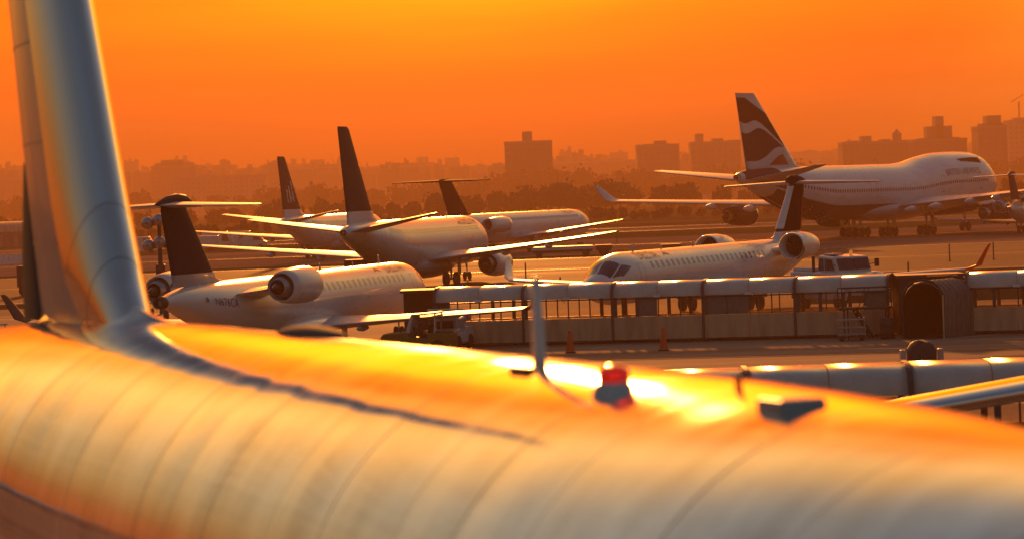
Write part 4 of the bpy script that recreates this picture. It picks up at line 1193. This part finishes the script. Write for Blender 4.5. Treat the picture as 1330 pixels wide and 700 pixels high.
# ------------------------------------------------------------------ cones
def cone(px, py, label, rz=0.0):
    g = ground_at(px, py, 0)
    e = empty('traffic_cone', (g.x, g.y, 0), rz); tag(e, label, 'traffic cone', 'orange cones in front of the walkway')
    b = MB(); b.box(-.23, .23, -.23, .23, 0.004, .05); b.build('base', 'black_rubber', e, .01)
    b = MB(); b.lathe([(.05, .20), (.30, .165)], (0, 0, 0), 'z', 18); b.lathe([(.44, .145), (.98, .075), (1.0, .07), (1.0, .005)], (0, 0, 0), 'z', 18); b.build('body', 'cone_orange', e)
    b = MB(); b.lathe([(.30, .166), (.44, .146)], (0, 0, 0), 'z', 18); b.build('collar', 'cone_orange', e)
cone(862, 455, 'orange traffic cone standing alone in front of the long walkway')
cone(741, 458, 'orange traffic cone just right of the tall blade antenna')

# ------------------------------------------------------------------ vehicles
def wheels(e, spots, r, w):
    for (x, y) in spots:
        o = bpy.data.objects.new('wheel', wheel(r, w)); col.objects.link(o); o.parent = e
        o.location = (x, y, r)
def tow_truck():
    p = at(1090, 355, 172)
    e = empty('tow_truck', (p.x, 172, 0), R(-66)); tag(e, 'white apron truck with orange beacon behind the walkway roof', 'truck')
    # local x forward, y left
    b = MB(); b.prism([(-3.2, .6), (2.9, .6), (3.0, 1.3), (2.9, 1.95), (2.4, 2.10), (-3.2, 2.15)], -1.35, 1.35); b.build('body', 'machine_white', e, .09)
    b = MB(); b.prism([(1.75, 2.08), (1.35, 2.95), (-.35, 3.05), (-.5, 2.1)], -1.12, 1.12); b.build('cab', 'machine_white', e, .1)
    for s0, s1 in ((-.98, -.03), (.03, .98)):
        b = MB(); b.prism([(1.72, 2.24), (1.44, 2.84), (1.49, 2.86), (1.77, 2.26)], s0, s1); b.build('windscreen', 'dark_glass', e)
    for s in (-1, 1):
        b = MB(); b.prism([(.35, 2.2), (1.45, 2.2), (1.15, 2.82), (.35, 2.86)], s * 1.115, s * 1.13); b.build('side_window', 'dark_glass', e)
        b = MB(); b.prism([(-.35, 2.2), (.25, 2.2), (.25, 2.86), (-.22, 2.9)], s * 1.115, s * 1.13); b.build('side_window', 'dark_glass', e)
        b = MB(); b.tube((1.5, s * 1.1, 2.5), (1.6, s * 1.45, 2.55), .025, None, 6); b.box(1.55, 1.63, s * 1.5 - .13, s * 1.5 + .13, 2.35, 2.8); b.build('mirror', 'dark_metal', e)
        b = MB(); b.lathe([(0, .01), (0, .17), (.06, .15), (.09, .01)], (2.97, s * 1.0, 1.25), 'x', 14); b.build('headlight', 'dark_glass', e)
        b = MB(); b.box(-2.6, -1.2, s * 1.36 - .012, s * 1.36 + .012, 1.2, 1.9); b.build('locker_door', 'panel_white', e)
        b = MB(); b.box(.1, 1.3, s * 1.36 - .012, s * 1.36 + .012, .95, 2.0); b.build('step_panel', 'grey_paint', e)
    b = MB(); b.box(2.95, 3.25, -1.3, 1.3, .5, .85); b.build('bumper', 'dark_metal', e, .05)
    b = MB(); b.box(2.96, 3.03, -.7, .7, 1.05, 1.7); b.build('grille', 'dark_metal', e)
    for k in range(5):
        b = MB(); b.box(3.03, 3.06, -.66, .66, 1.1 + .12 * k, 1.15 + .12 * k); b.build('grille_bar', 'dull_metal', e)
    b = MB(); b.lathe([(3.0, .09), (3.1, .1), (3.24, .08), (3.28, .01)], (.5, .5, 0), 'z', 12); b.build('beacon', 'amber_lens', e)
    b = MB(); b.box(-.1, .9, -.9, -.2, 3.03, 3.13); b.build('roof_unit', 'grey_paint', e, .03)
    b = MB(); b.box(-3.1, -.9, -1.2, 1.2, 2.15, 2.35); b.build('rear_deck', 'machine_white', e, .04)
    b = MB(); b.tube((-.75, -1.2, 2.1), (-.75, -1.2, 3.0), .09); b.build('exhaust_stack', 'dark_metal', e)
    b = MB()
    for x_ in (-3.0, -2.0, -1.0): b.tube((x_, 1.2, 2.3), (x_, 1.2, 2.75), .025, None, 6)
    b.tube((-3.0, 1.2, 2.75), (-1.0, 1.2, 2.75), .025, None, 6); b.build('handrail', 'dull_metal', e)
    wheels(e, [(2.0, 1.15), (2.0, -1.15), (-2.0, 1.15), (-2.0, -1.15)], .55, .4)
tow_truck()

def baggage_tractor(name, px, py, Y, rz, label, paint='machine_yellow', cab='machine_white'):
    g = at(px, py, Y)
    e = empty(name, (g.x, Y, 0), R(rz)); tag(e, label, 'baggage tractor')
    b = MB(); b.prism([(-1.6, .3), (1.6, .3), (1.65, .85), (1.5, 1.0), (.35, 1.05), (.3, .8), (-.5, .75), (-.6, 1.0), (-1.6, .95)], -.75, .75); b.build('body', paint, e, .04)
    b = MB(); b.prism([(.3, 1.0), (.5, 1.0), (.2, 1.85), (-.95, 1.92), (-1.0, 1.84), (.1, 1.78)], -.72, .72); b.build('canopy', cab, e, .02)
    for s in (-1, 1):
        b = MB(); b.tube((-.85, s * .66, .9), (-.9, s * .66, 1.86), .035); b.build('canopy_post', cab, e)
        b = MB(); b.lathe([(0, .01), (0, .1), (.05, .08)], (1.64, s * .5, .7), 'x', 12); b.build('headlight', 'cone_white', e)
    b = MB(); b.box(-.5, -.05, -.4, .4, .75, .95); b.box(-.6, -.48, -.4, .4, .95, 1.35); b.build('seat', 'black_rubber', e, .03)
    b = MB(); b.lathe([(-.01, .16), (.015, .18), (.03, .16)], (.22, 0, 1.2), 'x', 14); b.tube((.45, 0, 1.0), (.24, 0, 1.2), .02); b.build('steering_wheel', 'black_rubber', e)
    wheels(e, [(1.0, .72), (1.0, -.72), (-1.0, .72), (-1.0, -.72)], .34, .24)
    return e
baggage_tractor('baggage_tractor', 545, 437, 139.5, 168, 'yellow baggage tractor under the left regional jet wing')
baggage_tractor('baggage_tractor', 583, 437, 143.2, 75, 'white baggage tractor beside the left end of the walkway', 'machine_white')

def belt_loader():
    p = at(18, 440, 118)
    e = empty('belt_loader', (p.x, 118, 0), R(2)); tag(e, 'dark belt loader with white rails at the left edge', 'belt loader')
    b = MB(); b.prism([(-1.9, .4), (1.2, .4), (1.25, 1.1), (.9, 1.25), (-1.9, 1.2)], -.8, .8); b.build('body', 'dark_metal', e, .04)
    b = MB(); b.prism([(-3.6, 2.30), (1.15, 2.30), (1.15, 2.42), (-3.6, 2.42)], -.5, .5); b.build('belt', 'machine_white', e)
    b = MB(); b.prism([(-3.2, 2.82), (-.15, 2.82), (-.15, 2.88), (-3.2, 2.88)], -.55, -.49); b.build('handrail', 'machine_white', e)
    for x_ in (-2.6, -1.4, -.25):
        b = MB(); b.tube((x_, -.52, 2.4), (x_, -.52, 2.85), .035, None, 6); b.build('rail_post', 'dark_metal', e)
    for x_ in (-1.5, .5):
        b = MB(); b.tube((x_, 0, 1.1), (x_ + .3, 0, 2.32), .08); b.build('lift_arm', 'dark_metal', e)
    b = MB(); b.prism([(-1.0, 1.25), (.1, 1.25), (.0, 2.25), (-.8, 2.25)], -.55, .1); b.build('operator_cab', 'grey_paint', e, .04)
    wheels(e, [(.7, .8), (.7, -.8), (-1.3, .8), (-1.3, -.8)], .38, .25)
belt_loader()

def covered_unit():
    p = at(1197, 458, 104)
    e = empty('covered_generator', (p.x, 104, 0), R(3)); e.scale = (.5, .5, 1.05); tag(e, 'dark tarpaulin covered ground power unit behind the near walkway roof', 'generator')
    rnd = random.Random(3); b = MB(); rings = []
    for i in range(9):
        t = i / 8; s = .55 + .45 * math.sin(math.pi * min(1, max(0, t))) ** .5
        rings.append([(-.95 + 1.9 * t, .75 * s * math.copysign(abs(math.cos(q)) ** .5, math.cos(q)), 1.02 + .55 * s * math.copysign(abs(math.sin(q)) ** .5, math.sin(q)) + rnd.uniform(-.05, .05)) for q in [2 * math.pi * j / 16 for j in range(16)]])
    b.loft(rings); b.build('tarpaulin', 'tarp_dark', e)
    b = MB(); b.box(-1.5, 1.5, -.6, .6, .35, .5); b.build('chassis', 'dark_metal', e)
    for s in (-1, 1):
        b = MB(); b.box(s * 1.28 - .17, s * 1.28 + .17, -.3, .3, .5, 1.30); b.build('corner_box', 'grey_paint', e, .03)
    wheels(e, [(-1.0, .55), (-1.0, -.55), (1.0, .55), (1.0, -.55)], .3, .2)
covered_unit()

# ------------------------------------------------------------------ floodlight mast
def mast():
    p = at(208, 330, 205)
    e = empty('floodlight_mast', (p.x, 205, 0)); tag(e, 'floodlight mast with round lamps behind the left regional jet tail', 'lamp mast')
    zt = at(204, 285, 205).z
    b = MB(); b.tube((0, 0, 0), (0, 0, zt), .19, .12, 12); b.build('pole', 'dark_metal', e)
    for z_ in (zt - .35, zt - 1.85):
        b = MB(); b.tube((-.9, 0, z_), (.9, 0, z_), .07, None, 8); b.build('crossarm', 'dark_metal', e)
        for x_ in (-.75, 0, .75):
            b = MB(); b.lathe([(-.32, .08), (-.28, .2), (0, .40), (.05, .42), (.05, .38), (-.1, .3), (-.1, .01)], (x_, -.1 if x_ else -.2, z_ + (.3 if x_ == 0 else .12)), 'y', 18)
            l = b.build('floodlight', 'dull_metal', e)
    b = MB(); b.box(-.3, .3, -.25, .25, zt - 4.4, zt - 3.0); b.build('ballast_box', 'dark_metal', e, .03)
mast()
def post(px, py, Y, h, label, r=.08):
    p = at(px, py, Y)
    b = MB(); b.lathe([(0, r * 1.6), (.08, r * 1.6), (.1, r), (h - .1, r * .9), (h, r * .5), (h, .005)], (0, 0, 0), 'z', 10)
    o = b.build('marker_post', 'dark_metal'); o.location = (p.x, Y, 0); tag(o, label, 'post', 'thin dark posts on the airfield')
post(198, 410, 150, 2.2, 'short dark post left of the left jet engine', .1)
post(216, 412, 158, 2.6, 'dark post under the left jet engine', .16)
for (px, py, Y, lab) in ((728, 375, 205, 'thin dark post above the walkway left of the facing jet nose'), (683, 362, 250, 'thin dark post right of the twin jet engine'), (1233, 322, 262, 'thin dark post on the taxiway below the jumbo'),
                         (1290, 318, 262, 'thin dark post on the taxiway near the right edge'), (105, 345, 262, 'thin dark post hidden near the foreground fin'), (800, 290, 420, 'thin dark post beyond the rear engined airliner nose'), (1180, 360, 210, 'thin dark post behind the junction box')):
    if px == 105: continue
    post(px, py, Y, 1.5, lab, .06)

# ------------------------------------------------------------------ far vehicles and boxes
def container(px0, px1, pyt, Y, label, m='tarp_dark', wheelsets=True):
    a, c = at(px0, pyt, Y), at(px1, pyt, Y); L = c.x - a.x; h = at((px0 + px1) / 2, pyt, Y).z
    e = empty('cargo_trailer', ((a.x + c.x) / 2, Y, 0)); tag(e, label, 'trailer')
    b = MB(); b.box(-L / 2, L / 2, -1.2, 1.2, .75, h); b.build('body', m, e, .05)
    n = max(3, int(L / .8))
    for i in range(n):
        x = -L / 2 + L * (i + .5) / n
        b = MB(); b.box(x - .06, x + .06, -1.26, -1.202, .8, h - .08); b.build('rib', m, e)
    b = MB(); b.box(-L / 2 + .1, L / 2 - .1, -.9, .9, .5, .745); b.build('chassis', 'dark_metal', e)
    wheels(e, [(-L / 2 + .8, 1.0), (-L / 2 + .8, -1.0), (L / 2 - .8, 1.0), (L / 2 - .8, -1.0)], .42, .26)
container(773, 795, 318, 340, 'dark ribbed cargo trailer on the orange taxiway right of the wing tips')
container(858, 884, 317, 322, 'dark cargo trailer half hidden above the facing jet roof')
container(690, 770, 320, 338, 'long pale cargo trailer below the crossing wing tips', 'machine_white')
container(24, 44, 345, 262, 'dark cargo trailer left of the foreground fin')
container(448, 482, 337, 236, 'dark cargo trailer under the belly of the central twin jet')

def van(px, py, Y, label, L=5.2, Hh=2.4, rz=0, m='machine_white'):
    p = at(px, py, Y)
    e = empty('service_van', (p.x, Y, 0), R(rz)); tag(e, label, 'van')
    b = MB(); b.prism([(-L / 2, .4), (L / 2, .4), (L / 2, 1.0), (L / 2 - .5, 1.25), (L / 2 - 1.2, Hh), (-L / 2, Hh)], -.95, .95); b.build('body', m, e, .08)
    b = MB(); b.prism([(L / 2 - .58, 1.3), (L / 2 - 1.15, Hh - .15), (L / 2 - 1.1, Hh - .13), (L / 2 - .52, 1.31)], -.8, .8); b.build('windscreen', 'dark_glass', e)
    for s in (-1, 1):
        b = MB(); b.prism([(L / 2 - 2.1, 1.3), (L / 2 - .9, 1.3), (L / 2 - 1.35, Hh - .3), (L / 2 - 2.1, Hh - .3)], s * .952, s * .96); b.build('side_window', 'dark_glass', e)
    wheels(e, [(L / 2 - 1, .9), (L / 2 - 1, -.9), (-L / 2 + 1, .9), (-L / 2 + 1, -.9)], .36, .24)
van(182, 297, 470, 'white service van just right of the foreground fin far away', Hh=2.6)
van(262, 300, 480, 'white van far beyond the left T tail, nearest to it', Hh=2.3, rz=180)
van(284, 299, 486, 'tall white van in the middle of the far row behind the T tail', Hh=2.8)
van(304, 299, 492, 'white van third in the far row behind the T tail', Hh=2.7, rz=180)
van(325, 300, 484, 'low white van at the right end of the far row', Hh=2.2)

def hangar():
    p0, p1 = at(-40, 290, 620), at(38, 290, 620)
    e = empty('low_hangar', ((p0.x + p1.x) / 2, 628, 0)); tag(e, 'low pale hangar roof at the far left edge', 'hangar')
    hw = (p1.x - p0.x) / 2
    b = MB(); b.box(-hw, hw, -7, 7, 0, 3.2); b.build('wall', 'stone_far', e)
    b = MB(); b.loft([[(-hw - .3, y, z) for y, z in arch(14.8, 3.1, 5.2, 12)], [(hw + .3, y, z) for y, z in arch(14.8, 3.1, 5.2, 12)]], True, True, False); b.build('roof', 'panel_white', e)
    for i in range(4):
        x = -hw + (i + .5) * 2 * hw / 4
        b = MB(); b.box(x - 1.1, x + 1.1, -7.06, -7.0, .1, 2.6); b.build('door', 'window_far', e)
hangar()
def fence():
    Y = 420
    x0, x1 = at(-40, 305, Y).x, at(48, 305, Y).x
    e = empty('barrier_row', ((x0 + x1) / 2, Y, 0)); tag(e, 'low row of white blast fence panels at the far left', 'barrier')
    n = 14; w = (x1 - x0) / n
    for i in range(n):
        x = x0 - e.location.x + (i + .5) * w
        b = MB(); b.prism([(-.3, 0), (.3, 0), (.1, 1.3), (-.02, 1.3)], x - w * .44, x + w * .44, 'x'); b.build('panel', 'machine_white', e)
fence()

# ------------------------------------------------------------------ haze
b = MB(); b.box(-1650, 1650, -60, 3250, -1.0, 96.0)
hz = b.build('haze', 'leaf'); tag(hz, kind='stuff')
hm = bpy.data.materials.new('haze_air'); hm.use_nodes = True
hn = hm.node_tree; hn.nodes.clear()
ho = hn.nodes.new('ShaderNodeOutputMaterial'); hv = hn.nodes.new('ShaderNodeVolumePrincipled')
hv.inputs['Color'].default_value = (0.72, 0.40, 0.20, 1)
hv.inputs['Density'].default_value = 0.00034
hv.inputs['Anisotropy'].default_value = 0.3
hn.links.new(hv.outputs[0], ho.inputs['Volume'])
hz.data.materials.clear(); hz.data.materials.append(hm)
